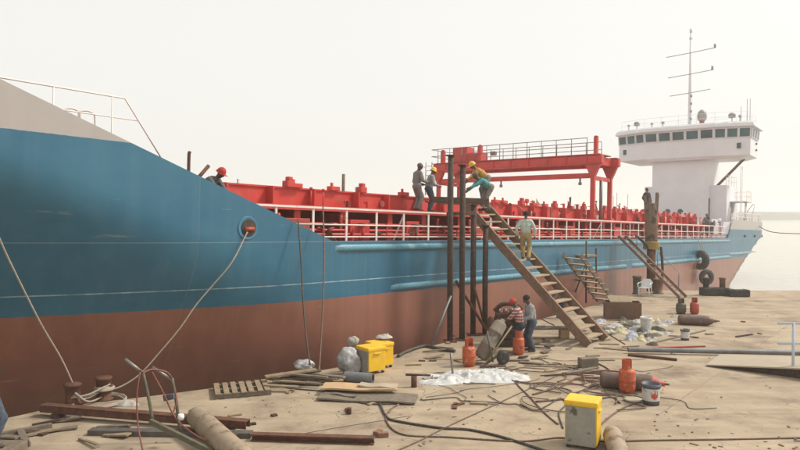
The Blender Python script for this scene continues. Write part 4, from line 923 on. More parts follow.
# stub, rods, bricks
t = thing('steel_stub', 'small rusty pipe stub with bent bar beside the plastic strip', 'scrap', G(414, 387)); q = MB(); q.tube([(0, 0, 0), (0, 0, .26)], .07, 10); q.build('stub', 'rust', t); q = MB(); q.tube([(-.2, 0, .3), (.4, .1, .26)], .03, 6); q.build('bar', 'darkrust', t)
t = thing('steel_rod', 'upright steel rod standing in the white plastic sheet', 'rod', G(453, 377)); q = MB(); q.tube([(0, 0, 0), (-.06, .0, .62)], .028, 8); q.build('rod', 'steel', t)
for (px, py, r), lab in zip(((383, 437, 10), (378, 435, 60)), ('broken clay brick lying flat near the hose', 'tilted brick fragment touching a broken brick')):
    t = tag(MB().box((0, 0, .045), (.2, .11, .09), bev=.008).build('brick', 'brick'), lab, 'brick'); t.location = G(px, py); t.rotation_euler.z = R(r)
t = tag(MB().lathe([(0, 0), (.05, 0), (.05, .12), (.055, .13), (0, .13)], 12).build('tin_can', 'rust'), 'small rusty tin can standing on open concrete', 'can'); t.location = G(349, 414)
t = tag(MB().box((0, 0, .13), (.5, .25, .26), RZ(R(12)).to_4x4(), bev=.02).build('timber_block', 'wood2'), 'squat dark timber block among the tangled cables', 'block'); t.location = G(588, 367)
t = thing('timber_stool', 'short square timber block standing under the long stairway', 'block', G(564, 338)); q = MB(); q.box((0, 0, .16), (.3, .3, .32), bev=.015); q.build('block', 'ply', t); q = MB(); q.box((-.5, 0, .345), (1.6, .5, .05), RZ(R(6)).to_4x4()); q.build('slab', 'wood2', t)
t = tag(MB().lathe([(0, 0), (.17, 0), (.2, .03), (.2, .05), (.14, .045), (0, .04)], 20).build('can_lid', 'plate'), 'round paint bucket lid with rags lying on concrete', 'lid'); t.location = G(633, 401)
# brown box and litter
bx = thing('brown_crate', 'big brown box with open top and board beside the litter', 'box', G(622, 318), R(-14))
bw, bd, bh = 1.35, .85, .66
for c, d in (((0, -bd / 2, bh / 2), (bw, .04, bh)), ((0, bd / 2, bh / 2), (bw, .04, bh)), ((-bw / 2, 0, bh / 2), (.04, bd - .05, bh)), ((bw / 2, 0, bh / 2), (.04, bd - .05, bh)), ((0, 0, .03), (bw - .06, bd - .06, .04))):
    q = MB(); q.box(c, d); q.build('side', 'card', bx)
q = MB(); q.box((-.1, .0, bh + .1), (.85, .7, .03), (RZ(R(8)) @ Matrix.Rotation(R(14), 3, 'X')).to_4x4()); q.build('loose_board', 'wood', bx)
rs = random.Random(21)
labs = {'paper': ('crumpled pale paper scrap in the litter around the brown box', 'paper scrap', 'paper'), 'cloth_y': ('yellowish rag crumpled in the litter around the brown box', 'rag', 'rag'), 'cloth_b': ('bluish plastic scrap in the litter around the brown box', 'plastic scrap', 'plastic')}
labs['darkrag'] = ('dark rag crumpled in the litter around the brown box', 'rag', 'rag')
for i in range(66):
    px, py = rs.gauss(634, 19), rs.gauss(329, 6.5); py = min(max(py, 314), 345); px = min(max(px, 596), 674)
    m = rs.choice(('paper', 'paper', 'cloth_y', 'cloth_b', 'darkrag', 'darkrag', 'cloth_y')); l_ = labs[m]
    o = crump_thing({'paper': 'paper_scrap', 'cloth_y': 'rag', 'cloth_b': 'plastic_scrap', 'darkrag': 'rag'}[m], px, py, rs.uniform(.25, .75), rs.uniform(.18, .45), rs.uniform(.05, .2), m, l_[0], l_[2], rs.uniform(0, 3), 7, 'litter around the brown box')
rs = random.Random(8)
woods = [(rs.uniform(590, 690), rs.uniform(318, 350)) for _ in range(18)] + [(rs.uniform(540, 600), rs.uniform(350, 372)) for _ in range(8)]
for px, py in woods:
    L = rs.uniform(.3, 1.3); m = rs.choice(('wood', 'wood', 'wood2', 'ply')); o = MB().box((0, 0, .02), (L, rs.uniform(.05, .14), .03), bev=.004).build('timber_scrap', m)
    tag(o, {'wood': 'pale', 'wood2': 'dark grey', 'ply': 'orange-tan'}[m] + (' short strip' if L < .7 else ' long strip') + ' of timber scattered between stairway and litter', 'timber', 'timber strips scattered between stairway and litter'); o.location = G(px, py); o.rotation_euler.z = rs.uniform(-.5, .6)
# long pipes right
beam((628, 352), (830, 356), 'P', 'pipegrey', 'long grey steel pipe lying along the ramp plate', .2, .15, .04, name='pipe', cat='pipe')
beam((640, 349), (705, 347), 'P', 'redcyl', 'thin red-brown pipe lying behind the long grey pipe', .1, .06, name='pipe', cat='pipe')
beam((628, 356), (677, 361), 'P', 'rust', 'short rusty pipe lying before the long grey pipe', .1, .08, name='pipe', cat='pipe')
beam((736, 337.5), (752, 335), 'B', 'darkrust', 'short dark bar lying alone on the pale concrete', .06, .05, name='steel_bar', cat='bar')
beam((655, 343), (705, 331), 'B', 'wood2', 'long thin batten running past the grey bucket', .07, .04, name='timber', cat='timber')
# ramp plate with railing
rp = thing('ramp_plate', 'pale steel ramp plate raised over a dark gap beside blue railing', 'ramp', G(704, 367)); r0 = Vector(rp.location)
a, b = G(706, 366.5) - r0, G(720, 356) - r0; a.z = b.z = .02; run = -ath * 6.5 + Vector((0, 0, .7)); c, d = b + run, a + run
q = MB(); up = Vector((0, 0, .035)); q.add([a, b, c, d, a + up, b + up, c + up, d + up], [(3, 2, 1, 0), (4, 5, 6, 7), (0, 1, 5, 4), (1, 2, 6, 5), (2, 3, 7, 6), (3, 0, 4, 7)]); q.build('plate', 'plate', rp)
ins = alo * .12; lo_ = Vector((0, 0, -.02)); q = MB(); a2, d2 = a + ins + lo_, d + ins + lo_; g_ = Vector((d2.x, d2.y, .03)); a2.z = .03; th = alo * .04; q.add([a2, d2, g_, a2 + th, d2 + th, g_ + th], [(0, 1, 2), (5, 4, 3), (0, 3, 4, 1), (1, 4, 5, 2), (2, 5, 3, 0)]); q.build('gap_shade_sheet', 'darkrust', rp)  # dark sheet added to stand for the shade in the gap
for k in (.3, .55, .8):
    p, s_ = a.lerp(d, k), b.lerp(c, k); q = MB(); q.bar(p.lerp(s_, .05) + Vector((0, 0, -.05)), s_.lerp(p, .05) + Vector((0, 0, -.05)), .08, .1); q.build('cross_member', 'darkrust', rp)
q = MB(); m_ = (c + d) / 2 + ath * .4; m_.z = .3; q.box(m_, (.5, 1.2, .55), RZ(R(-40)).to_4x4()); q.build('support_block', 'darkrust', rp)
rl = thing('guard_railing', 'pale blue pipe railing standing beside the ramp plate', 'railing', G(793, 376)); r1 = Vector(rl.location)
for x in (0, 1.6, 3.2):
    q = MB(); q.tube([(x, 0, 0), (x, 0, 1.38)], .035, 10); po = q.build('post', 'railblue', rl); q = MB(); q.box((x, 0, .01), (.16, .16, .02)); q.build('foot_plate', 'railblue', po)
for z in (1.36, .84): q = MB(); q.tube([(-.4, 0, z), (3.3, 0, z)], .03, 10); q.build('rail', 'railblue', rl)

# ---------------------------------------------------------------- leaning cylinder cart and engine by the workers
hc = thing('cylinder_cart', 'two-wheeled cart with a big grey drum tipped towards the orange cylinder', 'cart', G(492, 364))
h0 = Vector(hc.location); YA_ = h0.y
a, b = P(481, 358, YA_ + .1) - h0, P(501, 325, YA_ + .35) - h0; rot = Vector((0, 0, 1)).rotation_difference((b - a).normalized()).to_matrix(); L = (b - a).length
q = MB(); q.lathe([(0, -.06), (.17, -.05), (.2, 0), (.2, L * .3), (.215, L * .31), (.215, L * .34), (.2, L * .35), (.2, L * .7), (.215, L * .71), (.215, L * .74), (.2, L * .75), (.19, L - .02), (.12, L + .05), (.07, L + .06), (.07, L + .12), (0, L + .12)], 24, a + Vector((0, 0, .05)), rot); q.build('drum', 'drumgrey', hc)
for s_, p0, p1 in ((0, (484, 366), (512, 326)), (1, (493, 362), (487, 331))):
    q = MB(); q.tube([P(*p0, YA_ - .15) - h0, P(*p1, YA_ + .0) - h0], .025, 8); q.build('handle', 'wood' if s_ == 0 else 'green', hc)
q = MB(); q.bar(P(484, 365, YA_ - .1) - h0, P(503, 352, YA_ - .05) - h0, .06, .06); q.build('frame_bar', 'green', hc)
for dx, dy in ((.3, -.05), (-.1, .5)):
    wc = Vector((dx, dy, .19)); q = MB(); q.lathe([(0, -.05), (.1, -.05), (.18, -.06), (.19, 0), (.18, .06), (.1, .05), (0, .05)], 20, wc, Matrix.Rotation(R(90), 3, 'X') @ Matrix.Rotation(R(25), 3, 'Y')); q.build('wheel', 'rubber', hc)
en = thing('diesel_engine', 'dark rusty engine on a skid where two workers lean in', 'engine', G(508, 345))
q = MB()
for y in (-.3, .3): q.box((0, y, .1), (1.3, .1, .2))
q.build('skid', 'darkrust', en)
q = MB(); q.box((0, 0, .55), (.85, .5, .68), bev=.05); q.build('block', 'darkrust', en)
q = MB(); q.box((0, 0, .95), (.8, .3, .16), bev=.04); q.build('cylinder_head', 'rust', en)
for i in range(4): q = MB(); q.tube([(-.3 + i * .2, 0, 1.0), (-.3 + i * .2, 0, 1.16)], .06, 10); q.build('valve_cover', 'steel', en)
q = MB(); q.lathe([(0, -.06), (.32, -.06), (.36, -.03), (.36, .03), (.32, .06), (0, .06)], 24, (-.55, 0, .55), Matrix.Rotation(R(90), 3, 'Y')); q.build('flywheel', 'rust', en)
q = MB(); q.tube(smooth_path([(-.45, -.1, 1.1), (-.2, -.15, 1.32), (.2, -.12, 1.3), (.42, -.05, 1.15)]), .07, 10); q.build('exhaust', 'darkrust', en)
q = MB(); q.lathe([(0, -.2), (.16, -.2), (.16, .2), (0, .2)], 16, (.3, -.28, 1.0), Matrix.Rotation(R(90), 3, 'Y')); q.build('air_filter', 'rust', en)
q = MB(); q.tube(smooth_path([(-.3, -.3, .8), (-.1, -.42, .6), (.2, -.36, .5), (.5, -.3, .2)]), .03, 8); q.build('pipe', 'hosedark', en)

# ---------------------------------------------------------------- ropes, hoses and cables
def line_thing(name, pts, r, mat, label, cat, group=None, sub=10, n=7):
    o = thing(name, label, cat, (pts[-1].x, pts[-1].y, 0), 0, group); b = Vector(o.location)
    q = MB(); q.tube(smooth_path([p - b for p in pts], sub), r, n); q.build('strand', mat, o); return o
line_thing('mooring_rope', [P(-45, 150, 11.2), P(-10, 218, 12.0), P(10, 262, 12.6), P(40, 322, 13.5), P(62, 360, 14.1), P(76, 391, 14.4)], .018, 'rope', 'pale mooring rope coming down the dark bow to a bollard', 'rope')
yh = P(246, 231, 16.3); 
line_thing('mooring_rope', [W(hx - .05, -.06, hz - .1), P(232, 262, 16.0), P(213, 285, 15.8), P(196, 305, 15.6), P(180, 328, 15.4), P(160, 352, 15.2), P(140, 374, 15.0), P(122, 386, 14.8), P(106, 391, 14.6)], .018, 'rope', 'pale rope from the hawse opening to the wrapped bollard', 'rope')
for k, (a, b, sag) in enumerate((((73, 396), (104, 389), .1), ((75, 393), (106, 395), .14), ((71, 398), (110, 384), .05))):
    pa, pb = P(*a, 14.05), P(*b, 14.6); pm = (pa + pb) / 2 - Vector((0, .1, sag)); line_thing('rope_turn', [pa, pm, pb], .022, 'rope', 'slack rope turn strung between the two rusty bollards', 'rope', 'rope turns between the bollards')
def coil(px, py, r, turns, h0_, rr, mat, label, grp=None, name='rope_coil', rz=.35):
    o = thing(name, label, 'rope', G(px, py), 0, grp); rs_ = random.Random(px); pts = []
    for i in range(int(turns * 14)):
        a = 2 * math.pi * i / 14; k_ = r * (1 + .1 * math.sin(i * .37 + px)); pts.append((k_ * math.cos(a) + rs_.uniform(-.01, .01), k_ * math.sin(a), h0_ + .02 + .5 * rr * abs(math.sin(i * .21)) + (i / 14) * rr * .7))
    q = MB(); q.tube(pts, rr, 7); q.build('strand', mat, o); return o
coil(104, 399.5, .185, 4, .2, .024, 'rope', 'rope turns wound round the second rusty bollard')
coil(97, 403, .55, 2.5, 0, .022, 'rope', 'loose pale rope coil at the foot of the bollards')
hp = lambda *p: [G(x, y, .02) for x, y in p]
for px0, pts in ((300, [(298, 219), (301, 260), (303, 300), (306, 335), (310, 365)]), (323, [(323, 206), (324, 250), (323, 300), (321, 340), (319, 372)])):
    sx, z = SL(*pts[0], -.1); P0 = W(sx, -.12, z); Ys = [P0.y + (16.1 - P0.y) * k / (len(pts) - 1) for k in range(len(pts))]
    line_thing('hanging_hose', [P(x, y, Y) for (x, y), Y in zip(pts, Ys)], .022, 'hosedark' if px0 == 300 else 'hose', 'dark hose hanging down the hull from the bow slope' if px0 == 300 else 'brown hose hanging from the ship rail to the scrap heap', 'hose')
line_thing('mooring_rope', [W(69.0, .1, 4.9), W(68.6, -1.5, 4.3), Vector((33.5, 48, 2.4)), Vector((29.0, 40, 1.0)), Vector((26.2, 34.2, .55))], .035, 'hosedark', 'dark mooring line running from the stern to the quay', 'rope')
t = thing('mooring_bollard', 'lone bollard at the quay end holding the dark stern line', 'bollard', (26.2, 34.0, 0)); q = MB(); q.lathe([(0, 0), (.4, 0), (.4, .05), (.27, .06), (.25, .55), (.34, .6), (.34, .7), (0, .72)], 20); q.build('post', 'rust', t)
HOSES = [('hose', hp((380, 404), (386, 416), (396, 421), (440, 428), (470, 430), (505, 438), (548, 452)), .024, 'hosedark', 'thick dark hose curving across the open concrete'),
  ('cable', hp((402, 402), (390, 410), (386, 420), (402, 434), (450, 437), (520, 441), (560, 437.5), (600, 441), (660, 440), (730, 439), (830, 437)), .016, 'hose', 'thin brown cable running past the yellow cabinet to the right'),
  ('cable', hp((393, 452), (420, 440), (450, 425), (500, 402), (560, 374)), .013, 'hose', 'straight thin cable crossing the thick dark hose'),
  ('cable', hp((513, 376), (518, 385), (528, 395), (545, 413), (558, 424)), .016, 'hose', 'short brown cable leading to the yellow cabinet'),
  ('hose', hp((520, 404), (535, 410), (548, 405), (560, 398), (566, 404), (559, 413), (563, 428)), .016, 'hosedark', 'looping dark hose behind the yellow cabinet'),
  ('cable', hp((600, 425), (612, 415), (625, 407), (648, 398)), .018, 'hose', 'brown cable from the yellow cabinet to the bucket lid'),
  ('hose', hp((455, 352), (440, 350), (425, 347), (408, 352), (398, 357)), .05, 'hosedark', 'thick black hose lying along the quay edge by the trestle'),
  ('cable', hp((525, 361), (540, 366), (556, 363), (575, 368), (592, 362), (610, 371), (600, 381)), .018, 'hosedark', 'dark cable snaking below the stair foot'),
  ('cable', hp((270, 383), (290, 388), (330, 392), (350, 400), (372, 404), (402, 403)), .016, 'hosedark', 'dark cable running along the boards to the hose loop'),
  ('cable', hp((280, 437), (330, 428), (380, 420), (410, 415)), .01, 'rope', 'thin pale cord stretched over the open concrete'),
  ('hose', hp((600, 383), (585, 389), (578, 393), (595, 399), (612, 397), (620, 403)), .016, 'hosedark', 'black hose looping round the long brown cylinder end'),
  ('cable', hp((540, 318), (552, 324), (565, 330), (585, 326), (606, 333), (625, 344)), .014, 'hosedark', 'dark cable passing under the long stairway')]
for nm, pts, r, m, lab in HOSES:
    line_thing(nm, [p + Vector((0, 0, r)) - Vector((0, 0, .018)) for p in pts], r, m, lab, 'cable' if nm == 'cable' else 'hose')
rs = random.Random(31)
for i in range(12):
    px, py = rs.uniform(528, 610), rs.uniform(364, 404); c = G(px, py, .02); pts = []; a0 = rs.uniform(0, 6); tm_ = rs.choice(('hosedark', 'hose', 'hose', 'hosered'))
    for k in range(7): pts.append(c + Vector((math.cos(a0 + k * .8) * rs.uniform(.35, .9) + k * .12, math.sin(a0 + k * .8) * rs.uniform(.3, .7), rs.uniform(0, .02))))
    line_thing('tangled_cable', pts, rs.choice((.012, .016, .02)), tm_, {'hosedark': 'black', 'hose': 'brown', 'hosered': 'reddish'}[tm_] + ' loop of tangled cable lying before the long stairway', 'cable', 'tangled cables before the stairway', 6, 6)
for i in range(8):
    px, py = rs.uniform(535, 590), rs.uniform(371, 381); a = G(px, py, .02); d = Vector((rs.uniform(.8, 1.5), rs.uniform(-.25, .25), 0))
    line_thing('thin_rod', [a, a + d * .5 + Vector((0, rs.uniform(-.05, .05), .02)), a + d], .012, 'darkrust', 'thin dark rod in the bundle before the brown cylinder', 'rod', 'thin rods before the brown cylinder', 4, 6)
for i in range(20):
    px, py = rs.uniform(405, 625), rs.uniform(343, 402); c = G(px, py, .02); pts = []; a0 = rs.uniform(0, 6); k0 = rs.uniform(.25, .7); tm_ = rs.choice(('hosedark', 'hosedark', 'hose'))
    for k in range(6): pts.append(c + Vector((k * k0 * math.cos(a0 * .25) + rs.uniform(-.25, .25), k * k0 * .4 * math.sin(a0) + rs.uniform(-.3, .3), rs.uniform(-.01, .01))))
    if max(-p.x * math.cos(HEAD) + p.y * math.sin(HEAD) for p in pts) > 11.9: continue
    line_thing('thin_cable', pts, rs.choice((.007, .009, .012)), tm_, {'hosedark': 'thin black', 'hose': 'thin brown'}[tm_] + ' wandering cable on the concrete round the stair foot', 'cable', 'thin cables wandering round the stair foot', 6, 6)
for i in range(34):
    px, py = rs.choice(((rs.uniform(400, 465), rs.uniform(346, 362)), (rs.uniform(535, 610), rs.uniform(325, 350)), (rs.uniform(470, 560), rs.uniform(352, 372)), (rs.uniform(5, 130), rs.uniform(418, 445))))
    p = G(px, py)
    if -p.x * math.cos(HEAD) + p.y * math.sin(HEAD) > 11.9 and px > 200: continue
    m = rs.choice(('wood2', 'darkrust', 'wood')); L = rs.uniform(.2, .8); o = MB().bar((-L / 2, 0, .03), (L / 2, rs.uniform(-.05, .05), .03 + rs.uniform(0, .06)), rs.uniform(.05, .18), .03).build('broken_lath', m)
    tag(o, {'wood2': 'grey', 'darkrust': 'blackened', 'wood': 'pale'}[m] + (' broken lath lying near the bollards' if px < 200 else ' broken lath lying between trestle and stair foot'), 'scrap', 'broken laths lying about the quay'); o.location = p; o.rotation_euler.z = rs.uniform(-.7, .7)
# loose chips, stones and splinters nobody could count
q = MB(); rs = random.Random(77)
for i in range(800):
    px, py = rs.uniform(-10, 810), 296 + (rs.random() ** .7) * 160
    p = G(px, py); s_ = -p.x * math.cos(HEAD) + p.y * math.sin(HEAD)
    if s_ > 12.0 or p.y > 34: continue
    if noise.noise((p.x * .45, p.y * .45, 2.2)) < .08 and rs.random() < .85: continue
    r_ = rs.choice((.008, .011, .014, .02, .028)); e = rs.uniform(.6, 4) if rs.random() < .5 else 1
    q.box(p + Vector((0, 0, r_ * .3)), (r_ * e * 1.5, r_ * 1.2, r_ * .8), RZ(rs.uniform(0, 3)).to_4x4(), mi=rs.choice((0, 1, 1, 2, 3)))
o = q.build('ground_litter', ['wood', 'wood2', 'brick', 'paper']); tag(o, 'small chips and splinters strewn over the concrete', 'litter', kind='stuff')
rs = random.Random(78)
for i in range(26):
    px, py = rs.choice(((rs.uniform(395, 520), rs.uniform(345, 410)), (rs.uniform(690, 790), rs.uniform(305, 345)), (rs.uniform(210, 400), rs.uniform(392, 430)), (rs.uniform(400, 560), rs.uniform(330, 352))))
    m = rs.choice(('wood2', 'rust', 'darkrust', 'wood')); o = MB().box((0, 0, .02), (rs.uniform(.1, .45), rs.uniform(.04, .14), .035), bev=.005).build('scrap_offcut', m)
    tag(o, {'wood2': 'small grey timber offcut lying loose on bare concrete', 'rust': 'small rusty steel offcut lying loose on bare concrete', 'darkrust': 'small blackened steel offcut lying loose on bare concrete', 'wood': 'small pale wood chip lying loose on bare concrete'}[m], 'scrap', 'offcuts lying loose on the concrete'); o.location = G(px, py); o.rotation_euler.z = rs.uniform(0, 3)
# ---------------------------------------------------------------- people
SKIN = M('skin', (.13, .07, .045), (.1, .055, .038), .55, scale=6, bump=.05, dust=0)
EYE = M('eye_dark', (.015, .012, .01), None, .3, dust=0, bump=0); SHOE = M('shoe', (.05, .035, .028), None, .7); HAIR = M('hair_black', (.012, .01, .01), None, .9, bump=.6, bscale=90, dust=0)
def cloth(nm, c, c2=None, plaid=False):
    m = M('cloth_' + nm, c, c2, .9, scale=5, bump=.35, bscale=25, dust=.1)
    if plaid:
        n, l = m.node_tree.nodes, m.node_tree.links; b = n['Principled BSDF']; v = coords(n, l, False); sp = n.new('ShaderNodeSeparateXYZ'); l.new(v, sp.inputs[0])
        f1 = math_(n, l, 'GREATER_THAN', math_(n, l, 'FRACT', math_(n, l, 'MULTIPLY', sp.outputs[2], 11)), .55); f2 = math_(n, l, 'GREATER_THAN', math_(n, l, 'FRACT', math_(n, l, 'MULTIPLY', sp.outputs[0], 13)), .6)
        l.new(mix(n, l, math_(n, l, 'MULTIPLY', f2, .75), mix(n, l, f1, (.35, .07, .06), (.45, .4, .38)), (.07, .05, .06)), b.inputs['Base Color'])
    return m
def capsule(a, b, ra, rb, n=10):
    a, b = Vector(a), Vector(b); d = b - a; L = max(d.length, 1e-4); rot = Vector((0, 0, 1)).rotation_difference(d.normalized() if d.length > 1e-5 else Vector((0, 0, 1))).to_matrix()
    prof = [(1e-4, -ra)] + [(ra * math.cos(R(t)), ra * math.sin(R(t))) for t in (-60, -30, 0)] + [(rb * math.cos(R(t)), L + rb * math.sin(R(t))) for t in (0, 30, 60)] + [(1e-4, L + rb)]
    vs = [a + rot @ Vector((r * math.cos(2 * math.pi * j / n), r * math.sin(2 * math.pi * j / n), z)) for r, z in prof for j in range(n)]
    k = len(prof); fs = [(i * n + j, i * n + (j + 1) % n, (i + 1) * n + (j + 1) % n, (i + 1) * n + j) for i in range(k - 1) for j in range(n)] + [tuple(range(n))[::-1], tuple(range((k - 1) * n, k * n))]
    return vs, fs
def ik(a, b, l1, l2, pole):
    a, b = Vector(a), Vector(b); d = b - a; D = min(d.length, (l1 + l2) * .995); dn = d.normalized(); b = a + dn * D
    x = (l1 * l1 - l2 * l2 + D * D) / (2 * D); h = math.sqrt(max(l1 * l1 - x * x, 0)); p = Vector(pole); p = p - dn * p.dot(dn); p = p.normalized() if p.length > 1e-4 else Vector((0, -1, 0))
    return a + dn * x + p * h, b
def person(loc, rz, label, shirt, pants, hat=None, H=1.72, pelvis=(0, 0, .93), lean=0, side=0, headp=0, headyaw=0, fl=(.11, .02, .08), fr=(-.11, .02, .08), hl=(.27, -.1, .86), hr=(-.27, -.1, .86), shorts=False, longsl=True, name='person'):
    """Faces local -Y. One continuous body mesh, remeshed from tapered limbs; hat or hair as a child."""
    root = thing(name, label, 'person', loc, rz); S = H / 1.72
    pel = Vector(pelvis); tm = Matrix.Rotation(R(lean), 3, 'X') @ Matrix.Rotation(R(side), 3, 'Y')
    T = lambda v: pel + tm @ Vector(v)
    hm = tm @ Matrix.Rotation(R(headyaw), 3, 'Z') @ Matrix.Rotation(R(headp), 3, 'X'); neck = T((0, .0, .52)); hc = neck + hm @ Vector((0, -.02, .16))
    Hd = lambda v: hc + hm @ Vector(v)
    pr = []   # (a, b, ra, rb, mat): 0 skin 1 shirt 2 pants 3 shoe 4 eye
    def C(a, b, ra, rb, m): pr.append((Vector(a), Vector(b), ra, rb, m))
    C(T((-.06, 0, -.02)), T((.06, 0, -.02)), .125, .125, 2); C(T((-.05, .02, -.04)), T((.05, .02, -.04)), .12, .12, 2)
    C(T((-.05, 0, .1)), T((-.07, 0, .3)), .115, .125, 1); C(T((.05, 0, .1)), T((.07, 0, .3)), .115, .125, 1); C(T((0, -.02, .08)), T((0, -.02, .36)), .12, .125, 1)
    C(T((-.13, .0, .43)), T((.13, .0, .43)), .085, .085, 1); C(T((0, 0, .45)), T((0, 0, .5)), .07, .06, 1)
    C(T((0, 0, .48)), Hd((0, .02, -.06)), .055, .055, 0)
    C(Hd((0, .01, .03)), Hd((0, .02, .04)), .098, .098, 0); C(Hd((0, -.02, -.02)), Hd((0, -.03, -.07)), .08, .055, 0); C(Hd((0, -.1, .01)), Hd((0, -.118, -.02)), .012, .018, 0)
    for s in (-1, 1): C(Hd((s * .098, .015, -.005)), Hd((s * .1, .02, -.03)), .016, .012, 0); C(Hd((s * .035, -.088, .015)), Hd((s * .038, -.088, .015)), .013, .013, 4)
    C(Hd((-.02, -.092, -.062)), Hd((.02, -.092, -.062)), .008, .008, 4)
    for s, ft, hd in ((1, fl, hl), (-1, fr, hr)):
        hip = T((s * .095, 0, -.05)); ank = Vector(ft); kn, ank = ik(hip, ank, .43, .43, (s * .15, -1, 0))
        C(hip, kn, .1, .072, 2); C(kn, kn.lerp(ank, .9), .072, .06 if not shorts else .05, 0 if shorts else 2)
        if shorts: C(kn, ank, .055, .04, 0)
        C(ank, ank, .05, .05, 3); fd = Vector((s * .04, -.15, -.045)); C(ank + Vector((0, .03, -.04)), ank + fd, .042, .04, 3)
        sh = T((s * .19, 0, .42)); el, wr = ik(sh, Vector(hd), .3, .27, (s * .6, .8, -.3)); am = 1 if longsl else 0
        C(sh, el, .068, .052, 1); C(el, el.lerp(wr, .88), .05 if longsl else .043, .043 if longsl else .032, am); C(el.lerp(wr, .8), wr, .034, .03, 0)
        fw = (wr - el).normalized(); lat = fw.cross(Vector((s, 0, .2))).normalized(); dn = fw.cross(lat).normalized()
        palm = wr + fw * .08; C(wr, palm, .032, .034, 0); C(wr + lat * .015 + fw * .03, palm + lat * .02, .026, .026, 0); C(wr - lat * .015 + fw * .03, palm - lat * .02, .026, .026, 0)
        for i, (o_, Lf) in enumerate(((-.033, .07), (-.011, .085), (.011, .08), (.033, .062))):
            p0 = palm + lat * o_; p1 = p0 + fw * Lf * .6 + dn * s * .008; p2 = p1 + fw * Lf * .35 + dn * s * .03; C(p0, p1, .0105, .0095, 0); C(p1, p2, .0095, .0085, 0)
        C(wr - lat * .03 + fw * .03, wr - lat * .065 + fw * .07, .013, .011, 0); C(wr - lat * .065 + fw * .07, wr - lat * .07 + fw * .1, .011, .0095, 0)
    q = MB()
    for a, b, ra, rb, m in pr: q.add(*capsule(a, b, ra, rb))
    tmp = bpy.data.objects.new('tmp', q.mesh('tmp', SKIN)); COL.objects.link(tmp)
    md = tmp.modifiers.new('r', 'REMESH'); md.mode = 'VOXEL'; md.voxel_size = .0135; md.use_smooth_shade = True
    ms = tmp.modifiers.new('s', 'SMOOTH'); ms.factor = .5; ms.iterations = 3
    me = bpy.data.meshes.new_from_object(tmp.evaluated_get(bpy.context.evaluated_depsgraph_get())); bpy.data.objects.remove(tmp)
    nv = len(me.vertices); co = np.empty(nv * 3); me.vertices.foreach_get('co', co); co = co.reshape(-1, 3); nn = np.empty(nv * 3); me.vertices.foreach_get('normal', nn); nn = nn.reshape(-1, 3)
    best = np.full(nv, 1e9); lab = np.zeros(nv, int)
    for a, b, ra, rb, m in pr:
        A, D = np.array(a), np.array(b - a); dd = max(D @ D, 1e-9); t_ = np.clip(((co - A) @ D) / dd, 0, 1); dist = np.linalg.norm(co - (A + t_[:, None] * D), axis=1) - (ra + (rb - ra) * t_)
        if m == 4: dist = dist - .006
        k_ = dist < best; best[k_] = dist[k_]; lab[k_] = m
    clothv = (lab == 1) | (lab == 2); sd_ = random.uniform(0, 50)
    for i in np.nonzero(clothv)[0]:
        c = co[i]; co[i] += nn[i] * (.012 + .012 * noise.noise((c[0] * 9 + sd_, c[1] * 9, c[2] * 6)) + .008 * noise.noise((c[0] * 20, c[1] * 20 + sd_, c[2] * 14)))
    me.vertices.foreach_set('co', (co * S).ravel()); me.materials.clear()
    for m in (SKIN, shirt, pants, SHOE, EYE): me.materials.append(m)
    npoly = len(me.polygons); vi = np.empty(len(me.loops), int); me.loops.foreach_get('vertex_index', vi); ls = np.empty(npoly, int); me.polygons.foreach_get('loop_start', ls)
    me.polygons.foreach_set('material_index', lab[vi[ls]].astype(np.int32)); me.polygons.foreach_set('use_smooth', np.ones(npoly, bool)); me.update()
    me.name = 'body'; bo = bpy.data.objects.new('body', me); COL.objects.link(bo); bo.parent = root
    q = MB(); kind, hmat = hat or ('hair', HAIR); rot = hm; cc = hc + hm @ Vector((0, .012, .035))
    prof = [(.113 * math.cos(R(t)), .113 * math.sin(R(t)) * (1.0 if kind != 'helmet' else 1.12)) for t in ((-12, 5, 25, 45, 65, 80) if kind != 'hair' else (-22, 0, 20, 40, 60, 80))] + [(1e-4, .113 * (1 if kind != 'helmet' else 1.12))]
    if kind == 'hair': prof = [(r * .97, z * .97) for r, z in prof]; cc = cc + hm @ Vector((0, .014, 0))
    if kind == 'helmet': prof = [(.145, -.03), (.145, -.018), (.125, -.012)] + [(r * 1.1, z * 1.1) for r, z in prof[1:]]
    q.lathe(prof, 18, cc, rot)
    if kind in ('cap', 'helmet'): q.box(cc + rot @ Vector((0, -.14, .0)), (.15, .1, .012), rot, bev=.004)
    for i in range(len(q.v)): q.v[i] = q.v[i] * S
    q.build({'hair': 'hair', 'cap': 'cap', 'helmet': 'hard_hat'}[kind], hmat, root)
    return root
REDC = M('red_cap', (.5, .03, .025), None, .8); YEL = M('yellow_helmet', (.8, .5, .03), None, .4, dust=.05); GRC = M('grey_cap', (.12, .11, .1), None, .85); TEALC = M('teal_cap', (.06, .25, .22), None, .8)
grey1 = cloth('grey_overall', (.2, .2, .19)); dgrey = cloth('dark_grey', (.11, .11, .115)); blue = cloth('navy', (.02, .032, .055)); jeans = cloth('jeans', (.045, .065, .1), (.075, .095, .13)); teal = cloth('teal', (.08, .3, .3)); orangey = cloth('orange_vest', (.6, .33, .08))
mint = cloth('pale_mint', (.5, .58, .52)); khaki = cloth('khaki', (.38, .29, .13)); greysh = cloth('grey_shirt', (.3, .31, .32)); plaid = cloth('plaid', (.4, .2, .18), plaid=True); black = cloth('black', (.03, .03, .032)); greyp = cloth('grey_trousers', (.22, .19, .165))
